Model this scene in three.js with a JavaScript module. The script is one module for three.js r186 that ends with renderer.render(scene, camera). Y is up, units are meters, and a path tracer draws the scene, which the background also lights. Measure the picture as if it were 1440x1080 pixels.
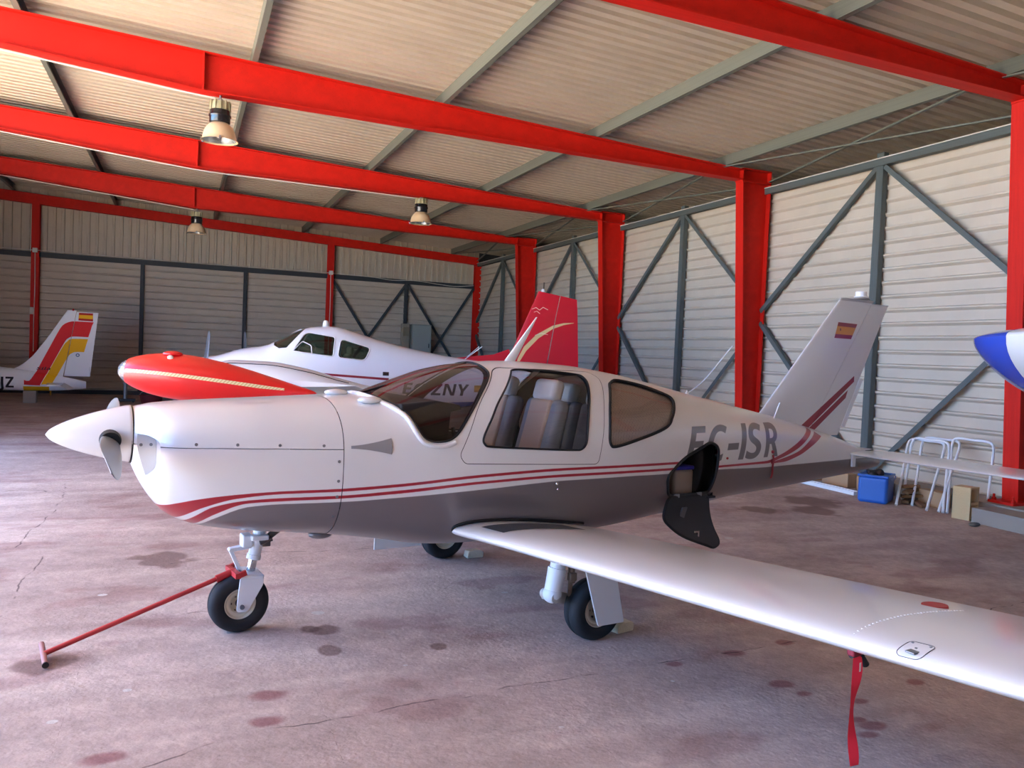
import * as THREE from 'three';
import { mergeGeometries, mergeVertices, toCreasedNormals } from 'three/addons/utils/BufferGeometryUtils.js';
import { RoundedBoxGeometry } from 'three/addons/geometries/RoundedBoxGeometry.js';
import { Sky } from 'three/addons/objects/Sky.js';
import { Brush, Evaluator, HOLLOW_SUBTRACTION, HOLLOW_INTERSECTION } from 'three-bvh-csg';

/* ------------------------------------------------------------------ camera, sky, sun, exposure */
const scene = new THREE.Scene();
const V = (x, y, z) => new THREE.Vector3(x, y, z);
const R = (d) => d * Math.PI / 180;
const camera = new THREE.PerspectiveCamera(2 * Math.atan(540 / 1128.18) * 180 / Math.PI, 4 / 3, 0.05, 400);
{
  const yaw = 0.389581, pitch = -0.0374742, roll = 0.0421601;
  const f = V(Math.sin(yaw) * Math.cos(pitch), Math.sin(pitch), -Math.cos(yaw) * Math.cos(pitch));
  const r = V(Math.cos(yaw), 0, Math.sin(yaw)), u = r.clone().cross(f);
  camera.position.set(-9.3475, 1.7, 26.4391);
  camera.up.copy(u.multiplyScalar(Math.cos(roll)).addScaledVector(r, -Math.sin(roll)));
  camera.lookAt(camera.position.clone().add(f));
}
scene.add(camera);
const renderer = new THREE.WebGLRenderer({ antialias: true });
renderer.toneMapping = THREE.LinearToneMapping;
renderer.toneMappingExposure = 3.75;
renderer.shadowMap.enabled = true;
renderer.shadowMap.type = THREE.PCFSoftShadowMap;
const sunDir = V(-0.47, 0.87, -0.12).normalize();
const sky = new Sky();
sky.scale.setScalar(300);
sky.material.uniforms.turbidity.value = 8;
sky.material.uniforms.rayleigh.value = 0.4;
sky.material.uniforms.mieCoefficient.value = 0.004;
sky.material.uniforms.mieDirectionalG.value = 0.8;
sky.material.uniforms.sunPosition.value.copy(sunDir);
scene.add(sky);
scene.environmentIntensity = 0.85;
const sun = new THREE.DirectionalLight(0xfff2d8, 11.5);
sun.position.copy(sunDir).multiplyScalar(60).add(V(-12, 0, 15));
sun.target.position.set(-12, 0, 15);
sun.castShadow = true;
sun.shadow.mapSize.set(4096, 4096);
Object.assign(sun.shadow.camera, { left: -45, right: 45, top: 45, bottom: -45, near: 1, far: 140 });
scene.add(sun, sun.target);

/* ------------------------------------------------------------------ helpers */
let seed = 7;
const rnd = () => { seed = (seed * 1664525 + 1013904223) >>> 0; return seed / 4294967296; };
const taken = {};
function numbered(n) { const k = taken[n] = (taken[n] ?? -1) + 1; return k ? n + '_' + String(k).padStart(3, '0') : n; }
function mark(o, label, category, group, kind) {
  o.userData.label = label;
  if (category) o.userData.category = category;
  if (group) o.userData.group = group;
  if (kind) o.userData.kind = kind;
  return o;
}
function thing(name, label, category, pos = [0, 0, 0], turn = 0, group) {
  const o = new THREE.Group(); o.name = numbered(name); o.position.set(...pos); o.rotation.y = turn;
  scene.add(o); return mark(o, label, category, group);
}
function structure(name, label, pos = [0, 0, 0]) {
  const o = new THREE.Group(); o.name = numbered(name); o.position.set(...pos); scene.add(o);
  o.userData.kind = 'structure'; if (label) o.userData.label = label; return o;
}
function part(name, geo, mat, parent, label) {
  const m = new THREE.Mesh(geo, mat); m.name = name; m.castShadow = m.receiveShadow = true;
  parent.add(m); if (label) m.userData.label = label; return m;
}
function single(name, geo, mat, label, category, group, pos, turn) {
  const m = part(numbered(name), geo, mat, scene); if (pos) m.position.set(...pos); if (turn) m.rotation.y = turn;
  return mark(m, label, category, group);
}
const clean = (g) => { const n = g.index ? g.toNonIndexed() : g; for (const k of Object.keys(n.attributes)) if (!['position', 'normal', 'uv'].includes(k)) n.deleteAttribute(k); return n; };
const merge = (list) => mergeGeometries(list.map(clean), false);
const box = (x0, x1, y0, y1, z0, z1) => new THREE.BoxGeometry(Math.abs(x1 - x0), Math.abs(y1 - y0), Math.abs(z1 - z0)).translate((x0 + x1) / 2, (y0 + y1) / 2, (z0 + z1) / 2);
const rbox = (w, h, d, r, x = 0, y = 0, z = 0) => new RoundedBoxGeometry(w, h, d, 3, r).translate(x, y, z);
const cyl = (a, b, r0, r1 = r0, n = 20) => {
  const d = b.clone().sub(a), g = new THREE.CylinderGeometry(r1, r0, d.length(), n);
  g.applyQuaternion(new THREE.Quaternion().setFromUnitVectors(V(0, 1, 0), d.normalize()));
  return g.translate((a.x + b.x) / 2, (a.y + b.y) / 2, (a.z + b.z) / 2);
};
const tube = (pts, r, n = 64, closed = false, rs = 8) => new THREE.TubeGeometry(new THREE.CatmullRomCurve3(pts, closed, 'centripetal'), n, r, rs, closed);
function bar(a, b, w, h, up = V(0, 1, 0)) {            // rectangular bar from a to b, h along `up` as far as possible
  const d = b.clone().sub(a), L = d.length(); d.normalize();
  const s = d.clone().cross(up).normalize(), u = s.clone().cross(d);
  const g = new THREE.BoxGeometry(L, h, w);
  g.applyMatrix4(new THREE.Matrix4().makeBasis(d, u, s));
  return g.translate((a.x + b.x) / 2, (a.y + b.y) / 2, (a.z + b.z) / 2);
}
function angleBar(a, b, w, t, n1, n2) {                // steel angle: two thin legs, along n1 and n2 from the line a-b
  const mk = (n, m) => { const d = b.clone().sub(a), L = d.length(); d.normalize(); const N = n.clone().addScaledVector(d, -n.dot(d)).normalize(), S = d.clone().cross(N);
    const g = new THREE.BoxGeometry(L, w, t).applyMatrix4(new THREE.Matrix4().makeBasis(d, N, S)); const c = a.clone().add(b).multiplyScalar(.5).addScaledVector(N, w / 2); return g.translate(c.x, c.y, c.z); };
  return merge([mk(n1), mk(n2)]);
}
function grid(nu, nv, fn, uvfn) {                      // fn(i/nu, j/nv) -> Vector3
  const pos = [], uv = [], idx = [];
  for (let i = 0; i <= nu; i++) for (let j = 0; j <= nv; j++) {
    const p = fn(i / nu, j / nv); pos.push(p.x, p.y, p.z); const t = uvfn ? uvfn(p, i / nu, j / nv) : [i / nu, j / nv]; uv.push(t[0], t[1]);
  }
  for (let i = 0; i < nu; i++) for (let j = 0; j < nv; j++) { const a = i * (nv + 1) + j, b = a + nv + 1; idx.push(a, b, a + 1, b, b + 1, a + 1); }
  const g = new THREE.BufferGeometry();
  g.setAttribute('position', new THREE.Float32BufferAttribute(pos, 3)); g.setAttribute('uv', new THREE.Float32BufferAttribute(uv, 2));
  g.setIndex(idx); g.computeVertexNormals(); return g;
}
const lathe = (pts, n = 40) => new THREE.LatheGeometry(pts.map(([r, y]) => new THREE.Vector2(r, y)), n);
const extrude = (pts, depth, bevel = 0) => {
  const s = new THREE.Shape(pts.map(([x, y]) => new THREE.Vector2(x, y)));
  return new THREE.ExtrudeGeometry(s, bevel ? { depth: depth - 2 * bevel, bevelEnabled: true, bevelThickness: bevel, bevelSize: bevel, bevelOffset: -bevel, bevelSegments: 2 } : { depth, bevelEnabled: false }).translate(0, 0, bevel || 0);
};
function smoothLoop(pts, n = 96, closed = true, tension = 0.5) {
  const c = new THREE.CatmullRomCurve3(pts.map(([x, y]) => V(x, y, 0)), closed, 'catmullrom', tension);
  return c.getSpacedPoints(n).slice(0, closed ? n : n + 1).map((p) => [p.x, p.y]);
}
function roundLoop(pts, r, seg = 6) {
  const out = [], n = pts.length;
  for (let i = 0; i < n; i++) {
    const p = pts[i], a = pts[(i + n - 1) % n], b = pts[(i + 1) % n];
    const la = Math.hypot(a[0] - p[0], a[1] - p[1]), lb = Math.hypot(b[0] - p[0], b[1] - p[1]), rr = Math.min(p[2] ?? r, la * .45, lb * .45);
    const s = [p[0] + (a[0] - p[0]) / la * rr, p[1] + (a[1] - p[1]) / la * rr], e = [p[0] + (b[0] - p[0]) / lb * rr, p[1] + (b[1] - p[1]) / lb * rr];
    for (let k = 0; k <= seg; k++) { const t = k / seg, q = 1 - t; out.push([q * q * s[0] + 2 * q * t * p[0] + t * t * e[0], q * q * s[1] + 2 * q * t * p[1] + t * t * e[1]]); }
  }
  return out;
}
function grow(loop, d) {                                // offset of a closed loop, outwards for d > 0
  let area = 0; const n = loop.length;
  for (let i = 0; i < n; i++) { const a = loop[i], b = loop[(i + 1) % n]; area += a[0] * b[1] - b[0] * a[1]; }
  const s = Math.sign(area) * d;
  return loop.map((p, i) => { const a = loop[(i + n - 1) % n], b = loop[(i + 1) % n], L = Math.hypot(b[0] - a[0], b[1] - a[1]) || 1; return [p[0] + s * (b[1] - a[1]) / L, p[1] - s * (b[0] - a[0]) / L]; });
}
function dense(loop, step = 0.03) {
  const out = [], n = loop.length;
  for (let i = 0; i < n; i++) { const a = loop[i], b = loop[(i + 1) % n], k = Math.max(1, Math.round(Math.hypot(b[0] - a[0], b[1] - a[1]) / step)); for (let j = 0; j < k; j++) out.push([a[0] + (b[0] - a[0]) * j / k, a[1] + (b[1] - a[1]) * j / k]); }
  return out;
}
function pchip(xs, ys) {
  const n = xs.length, h = [], d = [], m = new Array(n).fill(0);
  for (let i = 0; i < n - 1; i++) { h[i] = xs[i + 1] - xs[i]; d[i] = (ys[i + 1] - ys[i]) / h[i]; }
  for (let i = 1; i < n - 1; i++) if (d[i - 1] * d[i] > 0) { const w1 = 2 * h[i] + h[i - 1], w2 = h[i] + 2 * h[i - 1]; m[i] = (w1 + w2) / (w1 / d[i - 1] + w2 / d[i]); }
  m[0] = d[0]; m[n - 1] = d[n - 2];
  return (x) => { x = Math.min(Math.max(x, xs[0]), xs[n - 1]); let i = 0; while (i < n - 2 && x > xs[i + 1]) i++; const t = (x - xs[i]) / h[i], q = 1 - t;
    return (1 + 2 * t) * q * q * ys[i] + t * q * q * h[i] * m[i] + t * t * (3 - 2 * t) * ys[i + 1] + t * t * (t - 1) * h[i] * m[i + 1]; };
}
/* a fuselage from stations [x, top, bottom, height of the widest line, half width, upper power, lower power] */
function hull(st, box2) {
  const F = [1, 2, 3, 4, 5, 6].map((k) => pchip(st.map((s) => s[0]), st.map((s) => s[k])));
  const P = (x, th, side, inset = 0) => {
    const [T, B, M, W, nu, nl] = F.map((f) => f(x)), c = Math.cos(th), s = Math.sin(th), n = c >= 0 ? nu : nl, H = c >= 0 ? T - M : M - B;
    const yy = Math.sign(c) * Math.pow(Math.abs(c), 2 / n) * Math.max(H - inset, .002), zz = Math.pow(Math.max(s, 0), 2 / n) * Math.max(W - inset, .002);
    return V(x, M + yy, side * zz);
  };
  const z = (x, y, inset = 0) => {
    const [T, B, M, W, nu, nl] = F.map((f) => f(x));
    const q = y >= M ? (y - M) / (T - inset - M) : (M - y) / (M - B - inset), n = y >= M ? nu : nl;
    return q >= 1 ? 0 : (W - inset) * Math.pow(1 - Math.pow(q, n), 1 / n);
  };
  const theta = (x, y) => { const [T, B, M, , nu, nl] = F.map((f) => f(x)); return y >= M ? Math.acos(Math.pow(Math.min((y - M) / (T - M), 1), nu / 2)) : Math.PI - Math.acos(Math.pow(Math.min((M - y) / (M - B), 1), nl / 2)); };
  const uv = (p, side) => { const u = (p.x - box2[0]) / (box2[1] - box2[0]), v = (p.y - box2[2]) / (box2[3] - box2[2]); return side > 0 ? [u, .5 + .5 * v] : [u, .5 * v]; };
  const geo = (x0, x1, nx, nt, { inset = 0, t0 = () => 0, t1 = () => Math.PI } = {}) => {
    const both = [1, -1].map((side) => {
      const g = grid(nx, nt, (a, b) => { const x = x0 + (x1 - x0) * a; const th0 = t0(x), th1 = t1(x); return P(x, th0 + (th1 - th0) * (side > 0 ? 1 - b : b), side, inset); }, (p) => uv(p, side));
      const pa = g.attributes.position, na = g.attributes.normal;
      for (let i = 0; i < pa.count; i++) if (Math.abs(pa.getZ(i)) < 1e-5) { const v = V(na.getX(i), na.getY(i), 0).normalize(); na.setXYZ(i, v.x, v.y, 0); }
      return g;
    });
    return merge(both);
  };
  const edge = (loop, side, lift = 0) => loop.map(([x, y]) => V(x, y, side * (z(x, y) + lift)));
  return { F, P, z, theta, geo, edge };
}
const evaluator = new Evaluator(); evaluator.useGroups = false; evaluator.attributes = ['position', 'normal', 'uv'];
const dummy = new THREE.MeshStandardMaterial();
function cut(geo, cutters, keep = false) {
  let b = new Brush(geo, dummy); b.updateMatrixWorld();
  for (const c of cutters) { const cb = new Brush(c, dummy); cb.updateMatrixWorld(); b = evaluator.evaluate(b, cb, keep ? HOLLOW_INTERSECTION : HOLLOW_SUBTRACTION); b.updateMatrixWorld(); }
  const g = b.geometry.clone(); g.clearGroups(); return g;
}
const prism = (loop, z0, z1) => { const s = new THREE.Shape(loop.map(([x, y]) => new THREE.Vector2(x, y))); return new THREE.ExtrudeGeometry(s, { depth: z1 - z0, bevelEnabled: false }).translate(0, 0, z0); };
/* wing-like solid: sections {le, chord, thick, down, at(c, h) -> Vector3} given from root to tip; airfoil from t0 to t1 of the chord */
function foil(t, camber = 0) { const y = 5 * .5 * (0.2969 * Math.sqrt(t) - 0.1260 * t - 0.3516 * t * t + 0.2843 * t * t * t - 0.1036 * t * t * t * t); return [camber * 4 * t * (1 - t) + y, camber * 4 * t * (1 - t) - y]; }
function wing(sections, { t0 = 0, t1 = 1, n = 28, camber = 0, caps = true, uvfn } = {}) {
  const ring = (s) => { const o = []; for (let k = 0; k <= n; k++) { const q = 1 - k / n, t = t0 + (t1 - t0) * (t0 === 0 ? q * q : q); o.push([t, foil(t, camber)[0] * s.thick / s.chord]); } for (let k = 1; k <= n; k++) { const q = k / n, t = t0 + (t1 - t0) * (t0 === 0 ? q * q : q); o.push([t, foil(t, camber)[1] * s.thick / s.chord]); } o.push(o[0]); return o.map(([t, h]) => s.at(t * s.chord, h * s.chord)); };
  const rings = sections.map(ring), m = rings[0].length - 1;
  const body = grid(sections.length - 1, m, (a, b) => rings[Math.round(a * (sections.length - 1))][Math.round(b * m)], uvfn);
  const out = [toCreasedNormals(body, R(50))];
  if (caps) for (const r of [rings[0], rings[rings.length - 1]]) { const c = r.slice(0, m).reduce((a, p) => a.add(p), V(0, 0, 0)).divideScalar(m); const g = grid(1, m, (a, b) => a ? c : r[Math.round(b * m)], uvfn); out.push(g); }
  return merge(out);
}
/* ------------------------------------------------------------------ noise and textures */
const hash = (x, y) => { let h = (Math.imul(x, 374761393) + Math.imul(y, 668265263)) | 0; h = Math.imul(h ^ (h >>> 13), 1274126177); return ((h ^ (h >>> 16)) >>> 0) / 4294967295; };
const vnoise = (x, y) => { const i = Math.floor(x), j = Math.floor(y), u = x - i, v = y - j, a = u * u * (3 - 2 * u), b = v * v * (3 - 2 * v); const p = hash(i, j), q = hash(i + 1, j), r = hash(i, j + 1), s = hash(i + 1, j + 1); return p + (q - p) * a + (r - p) * b + (p - q - r + s) * a * b; };
const fbm = (x, y, o = 4) => { let s = 0, w = .5, t = 0; for (let k = 0; k < o; k++) { s += w * vnoise(x, y); t += w; x = x * 2.03 + 17.3; y = y * 2.03 + 9.1; w *= .5; } return s / t; };
const sm = (a, b, x) => { const t = Math.min(Math.max((x - a) / (b - a), 0), 1); return t * t * (3 - 2 * t); };
function dataTex(w, h, fn, srgb = true, repeat) {
  const d = new Uint8Array(w * h * 4);
  for (let j = 0; j < h; j++) for (let i = 0; i < w; i++) { const c = fn(i, j), k = (j * w + i) * 4; d[k] = c[0]; d[k + 1] = c[1]; d[k + 2] = c[2]; d[k + 3] = c[3] ?? 255; }
  const t = new THREE.DataTexture(d, w, h); t.magFilter = THREE.LinearFilter; t.minFilter = THREE.LinearMipmapLinearFilter; t.generateMipmaps = true;
  t.wrapS = t.wrapT = THREE.RepeatWrapping; if (srgb) t.colorSpace = THREE.SRGBColorSpace; if (repeat) t.repeat.set(...repeat); t.needsUpdate = true; return t;
}
function canvasTex(w, h, draw) {
  const c = document.createElement('canvas'); c.width = w; c.height = h; const x = c.getContext('2d'); draw(x, w, h);
  const t = new THREE.CanvasTexture(c); t.colorSpace = THREE.SRGBColorSpace; t.magFilter = THREE.LinearFilter; return t;
}
const std = (color, roughness = .6, o = {}) => new THREE.MeshStandardMaterial({ color, roughness, side: THREE.DoubleSide, ...o });
const phys = (color, roughness, o = {}) => new THREE.MeshPhysicalMaterial({ color, roughness, side: THREE.DoubleSide, ...o });
const gray = (k) => [k, k, k];
const tileNoise = (w, f, o, lo, hi, sx = 1, sy = 1) => dataTex(w, w, (i, j) => { // tileable by blending
  const x = i / w, y = j / w, F = (a, b) => fbm(a * f * sx + 3, b * f * sy + 5, o); const n = F(x, y) * (1 - x) * (1 - y) + F(x - 1 + 1e3, y) * 0 + F(x + 1, y) * x * (1 - y) + F(x, y + 1) * (1 - x) * y + F(x + 1, y + 1) * x * y; return gray(lo + (hi - lo) * n); }, false);
const fineBump = tileNoise(512, 64, 3, 0, 255);
const sheetTint = dataTex(512, 512, (i, j) => { const n = fbm(i / 90, j / 90, 3), k = 240 + 12 * (n - .5) + 4 * (hash(i, j) - .5); return [k, k * .992, k * .975]; });
const paintTint = dataTex(512, 512, (i, j) => { const n = fbm(i / 50, j / 50, 4), s = fbm(i / 5, j / 5, 2), k = 232 + 26 * (n - .5) + (s > .78 ? -18 : 0); return [k, k, k]; });
const M = {
  redSteel: phys(0xdc1e0e, .6, { specularIntensity: .5, map: paintTint }),
  greySteel: std(0x5b6360, .55, { map: paintTint }),
  darkSteel: std(0x33383c, .6),
  purlin: std(0x75796e, .55, { map: paintTint }),
  sheet: std(0xcabeac, .5, { map: sheetTint, metalness: .0 }),
  white: phys(0xdfdfdd, .28, { clearcoat: .6, clearcoatRoughness: .12 }),
  whiteSatin: std(0xdfe2e4, .4),
  rubber: std(0x1b1d20, .75),
  seal: std(0x0c0c0d, .6),
  black: std(0x111114, .5),
  chrome: std(0xb9bcc0, .25, { metalness: .9 }),
  steel: std(0x8a8d90, .35, { metalness: .8 }),
  dirtyCream: std(0xd8cfb9, .55),
  rim: std(0xcfc6b0, .5),
  cable: std(0xd9d3c8, .6),
  concrete: std(0x9c9388, .9, { bumpMap: fineBump, bumpScale: .004 }),
  glassSmoke: phys(0xc2b9bd, .02, { transmission: 1, thickness: 0, ior: 1.5 }),
  glassClear: phys(0xe8e8e8, .02, { transmission: 1, thickness: 0, ior: 1.5 }),
  glassGreen: phys(0x8fb8b0, .02, { transmission: 1, thickness: 0, ior: 1.5 }),
};

/* ------------------------------------------------------------------ the hangar */
const XL = -15.2, XA = -20, ZA = 12, ZB = 27.5, ZR = 34, ZF = 34, XF = XL;             // open side, outer wall of the deeper far bays and where they end, front end
/* floor: worn reddish painted concrete */
const stains = [[-8.53, 21.64, .085], [-8.6, 21.6, .06], [-8.55, 21.98, .062], [-9.98, 21.80, .12], [-9.9, 21.73, .09], [-7.94, 22.09, .05], [-9.45, 19.76, .2], [-1.98, 18.57, .35], [-2.4, 19.1, .25], [-3.1, 18.9, .2]];
const reds = [[-6.35, 23.1, .07], [-6.32, 23.24, .05], [-6.31, 22.65, .06], [-6.25, 23.63, .07], [-6.35, 23.7, .05], [-6.27, 23.56, .045], [-8.97, 22.76, .08], [-8.92, 22.47, .09], [-6.75, 22.7, .05], [-6.1, 23.4, .05], [-9.6, 22.9, .07], [-5.6, 23.3, .06], [-5.4, 22.2, .08], [-4.9, 21.9, .09], [-5.9, 22.6, .06]];
const chips = [[-8.51, 21.32, .055], [-7.19, 21.21, .03], [-9.56, 22.23, .022], [-9.84, 22.49, .02], [-7.7, 23.2, .012], [-6.9, 22.9, .012], [-8.2, 22.3, .015], [-4.4, 20.1, .04], [-9.8, 20.6, .03]];
const cracks = [[[-10.55, 19.13], [-10.53, 18.49], [-10.46, 17.79], [-10.48, 16.97], [-10.56, 16.06]], [[-10.48, 17.0], [-10.73, 16.5], [-11.14, 16.44], [-12.2, 16.2]], [[-10.32, 20.92], [-10.33, 20.19], [-10.31, 19.46]], [[-9.46, 23.02], [-9.1, 22.86], [-8.63, 22.81], [-7.59, 22.72], [-6.77, 22.66]], [[-6.77, 22.66], [-4.2, 22.5], [-1, 22.1]], [[-9.4, 19.9], [-8.7, 19.7], [-7.6, 19.8]], [[-9.6, 21.2], [-8.9, 21.05]]];
const segDist = (x, z, L) => { let m = 9; for (let i = 0; i < L.length - 1; i++) { const [a, b] = L[i], [c, d] = L[i + 1]; const t = Math.min(Math.max(((x - a) * (c - a) + (z - b) * (d - b)) / ((c - a) ** 2 + (d - b) ** 2), 0), 1); m = Math.min(m, Math.hypot(x - a - t * (c - a), z - b - t * (d - b))); } return m; };
const field = (fn, x0, x1, z0, z1, step) => {            // a slowly varying noise, tabulated once and read bilinearly
  const nx = Math.ceil((x1 - x0) / step) + 2, nz = Math.ceil((z1 - z0) / step) + 2, d = new Float32Array(nx * nz);
  for (let j = 0; j < nz; j++) for (let i = 0; i < nx; i++) d[j * nx + i] = fn(x0 + i * step, z0 + j * step);
  return (x, z) => { const u = (x - x0) / step, v = (z - z0) / step, i = Math.floor(u), j = Math.floor(v), a = u - i, b = v - j, k = j * nx + i; return (d[k] * (1 - a) + d[k + 1] * a) * (1 - b) + (d[k + nx] * (1 - a) + d[k + nx + 1] * a) * b; };
};
const near2 = (L, x, z, m) => L.filter((c) => Math.abs(c[0] - x) < c[2] * 1.6 + m && Math.abs(c[1] - z) < c[2] * 1.6 + m);
function floorPainter(x0, x1, z0, z1, step) {
  const F = (fn, s) => field(fn, x0 - .1, x1 + .1, z0 - .1, z1 + .1, s * step);
  const wear = F((x, z) => fbm(x * .55 + 4, z * .8 + 2, 5) * .65 + fbm(x * .9, z * 5.5, 4) * .35, 1), marN = F((x, z) => sm(.58, .74, fbm(x * 1.7 + 30, z * 3.1 + 11, 4)), 1), midN = F((x, z) => fbm(x * 4, z * 5, 3), 1), wobN = F((x, z) => fbm(x * 9, z * 9, 2), 1), wxN = F((x, z) => fbm(x * 6, z * 6, 3), 1), wzN = F((x, z) => fbm(x * 6 + 9, z * 6, 3), 1);
  const cell = 1, cells = {};
  const local = (x, z) => { const i = Math.floor(x / cell), j = Math.floor(z / cell), k = i + ',' + j; return cells[k] ??= (() => { const cx = (i + .5) * cell, cz = (j + .5) * cell; return { s: near2(stains, cx, cz, .6), r: near2(reds, cx, cz, .6), c: near2(chips, cx, cz, .6), k: cracks.filter((L) => segDist(cx, cz, L) < .85) }; })(); };
  return (x, z) => {
    const t = sm(.36, .66, wear(x, z)), fine = vnoise(x * 23, z * 23) * .6 + vnoise(x * 61, z * 61) * .4, grit = hash(Math.round(x * 260), Math.round(z * 260)), mar = marN(x, z);
    let r = 166 + t * 22 - 15 * mar, g = 147 + t * 24 - 20 * mar, b = 139 + t * 23 - 18 * mar;
    const k = 1 + .14 * (fine - .5) + .10 * (grit - .5) + .14 * (midN(x, z) - .5); r *= k; g *= k; b *= k;
    const lc = local(x, z), wob = .35 + .9 * wobN(x, z) + .4 * wxN(x * .999 + .02, z * .999);
    for (const [sx, sz, sr] of lc.s) { const d = Math.hypot(x - sx, (z - sz) * .9) / (sr * wob); if (d < 1.3) { const a = 1 - sm(.75, 1.2, d); r += (104 - r) * a * .62; g += (82 - g) * a * .62; b += (76 - b) * a * .62; } }
    for (const [sx, sz, sr] of lc.r) { const d = Math.hypot((x - sx) * .8, (z - sz) * 1.3) / (sr * wob); if (d < 1.2) { const a = (1 - sm(.5, 1.1, d)) * .5; r += (112 - r) * a; g += (58 - g) * a; b += (62 - b) * a; } }
    for (const [sx, sz, sr] of lc.c) { const d = Math.hypot(x - sx, (z - sz) * 1.2) / (sr * wob); if (d < 1.1) { const a = 1 - sm(.8, 1, d); r += (190 - r) * a; g += (184 - g) * a; b += (178 - b) * a; } }
    if (lc.k.length) { const wx = x + .05 * (wxN(x, z) - .5), wz = z + .08 * (wzN(x, z) - .5); for (const L of lc.k) { const d = segDist(wx, wz, L); if (d < .02) { const a = (1 - sm(.002, .007, d)) * sm(.35, .7, wobN(x, z)) * .8; r *= 1 - .55 * a; g *= 1 - .58 * a; b *= 1 - .55 * a; } } }
    return [r, g, b];
  };
}
{
  const f = structure('floor', 'worn mauve red painted concrete hangar floor with stains and cracks');
  const patch = (x0, x1, z0, z1, n, m) => {
    const paint = floorPainter(x0, x1, z0, z1, Math.max((x1 - x0) / n, (z1 - z0) / m) * 3);
    const t = dataTex(n, m, (i, j) => paint(x0 + (x1 - x0) * (i + .5) / n, z1 - (z1 - z0) * (j + .5) / m)); t.wrapS = t.wrapT = THREE.ClampToEdgeWrapping;
    const b = fineBump.clone(); b.repeat.set((x1 - x0) / 1.1, (z1 - z0) / 1.1); b.needsUpdate = true;
    const mt = phys(0xffffff, .92, { map: t, bumpMap: b, bumpScale: .0035, specularIntensity: .4 });
    const g = box(x0, x1, -.3, 0, z0, z1), uv = g.attributes.uv, p = g.attributes.position;
    for (let i = 0; i < uv.count; i++) uv.setXY(i, (p.getX(i) - x0) / (x1 - x0), (z1 - p.getZ(i)) / (z1 - z0));
    part('floor_slab', g, mt, f);
  };
  patch(-12, -3, 17.5, 26.5, 2048, 2048);
  patch(-12, -3, 0, 17.5, 768, 1024); patch(XL, -12, 0, ZF, 64, 1024); patch(XA, XL, 0, ZA, 256, 512); patch(-3, .3, 0, ZF, 256, 1536); patch(-12, -3, 26.5, ZF, 256, 128);
}
{ // the apron outside
  const a = structure('ground', 'pale concrete apron outside the hangar');
  const t = dataTex(512, 512, (i, j) => { const n = fbm(i / 30, j / 30, 4); return [222 + 26 * (n - .5), 208 + 26 * (n - .5), 184 + 26 * (n - .5)]; }); t.repeat.set(20, 20);
  const am = std(0xffffff, .9, { map: t });
  for (const [x0, x1, z0, z1] of [[-160, XL, ZA, 130], [-160, XA, -100, ZA], [XA, 160, -100, -.3], [.3, 160, -.3, 130], [XL, .3, ZF, 130]]) part('apron_slab', box(x0, x1, -.3, -.01, z0, z1), am, a);
}
const topY = (x) => 5.02 + .0515 * (-x - .7), botY = (x) => x > -9.2 ? 4.84 + .0125 * (-x - .7) : 4.946 + .085 * (-x - 9.2);
/* ribbed cladding sheet: profile along one axis, extruded along the other; returned in (a = along ribs, b = across, depth) */
function ribbed(len, b0, b1, pitch, prof, put, tile = 1.2) {
  const pts = []; const n0 = Math.floor(b0 / pitch) - 1, n1 = Math.ceil(b1 / pitch) + 1;
  for (let k = n0; k <= n1; k++) for (const [q, d] of prof) { const b = k * pitch + q; if (b >= b0 && b <= b1) pts.push([b, d]); }
  pts.unshift([b0, prof[0][1]]); pts.push([b1, prof[0][1]]);
  const g = []; for (let i = 0; i < pts.length - 1; i++) { if (pts[i + 1][0] - pts[i][0] < 1e-6) continue; const q = grid(1, 1, (u, v) => put(len[0] + (len[1] - len[0]) * u, pts[i][0] + (pts[i + 1][0] - pts[i][0]) * v, pts[i][1] + (pts[i + 1][1] - pts[i][1]) * v), (p, u, v) => [(len[0] + (len[1] - len[0]) * u) / tile, (pts[i][0] + (pts[i + 1][0] - pts[i][0]) * v) / tile]); g.push(q); }
  return merge(g);
}
const wallProf = [[0, 0], [.122, 0], [.155, .045], [.178, .045], [.192, 0]];
{
  const w = structure('wall_right', 'pale ribbed metal cladding behind the red columns');
  for (let k = 0; k < 14; k++) part('cladding_panel', ribbed([k * 2.5 + .005, Math.min(k * 2.5 + 2.495, ZF)], .16, 4.72, .2, wallProf, (a, b, d) => V(.105 - d, b, a)), M.sheet, w);
  part('backing_sheet', box(.12, .16, 0, 4.72, -.1, ZF), M.sheet, w);
  part('eave_ledge', box(.06, 1.3, 4.70, 4.72, -.1, ZF), M.darkSteel, w);
  part('eave_closure', box(1.25, 1.3, 4.7, 5.2, -.1, ZF), M.darkSteel, w);
  // low concrete kerb under the cladding
  part('kerb', merge([box(-.42, .12, 0, .17, 0, 19.55)]), M.concrete, w);
}
{ // the end behind the camera: closed beside the ribbed wall, a wide doorway under a fascia in the rest
  const w = structure('wall_front', 'ribbed metal end of the hangar with a wide doorway');
  part('cladding_panel', ribbed([XF, .1], 0, 5.5, .2, wallProf, (a, b, d) => V(a, b, ZF - d)), M.sheet, w);
  if (XF > XL) part('fascia_panel', ribbed([XL, XF], 3.8, 5.6, .2, wallProf, (a, b, d) => V(a, b, ZF - d)), M.sheet, w);
  part('backing_sheet', merge([box(XF, .1, 0, 5.5, ZF + .03, ZF + .06)]), M.sheet, w);
}
const bPosts = [0, -2.48, -5.03, -7.62, -10.54, -13.3, -16, -20];
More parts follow.
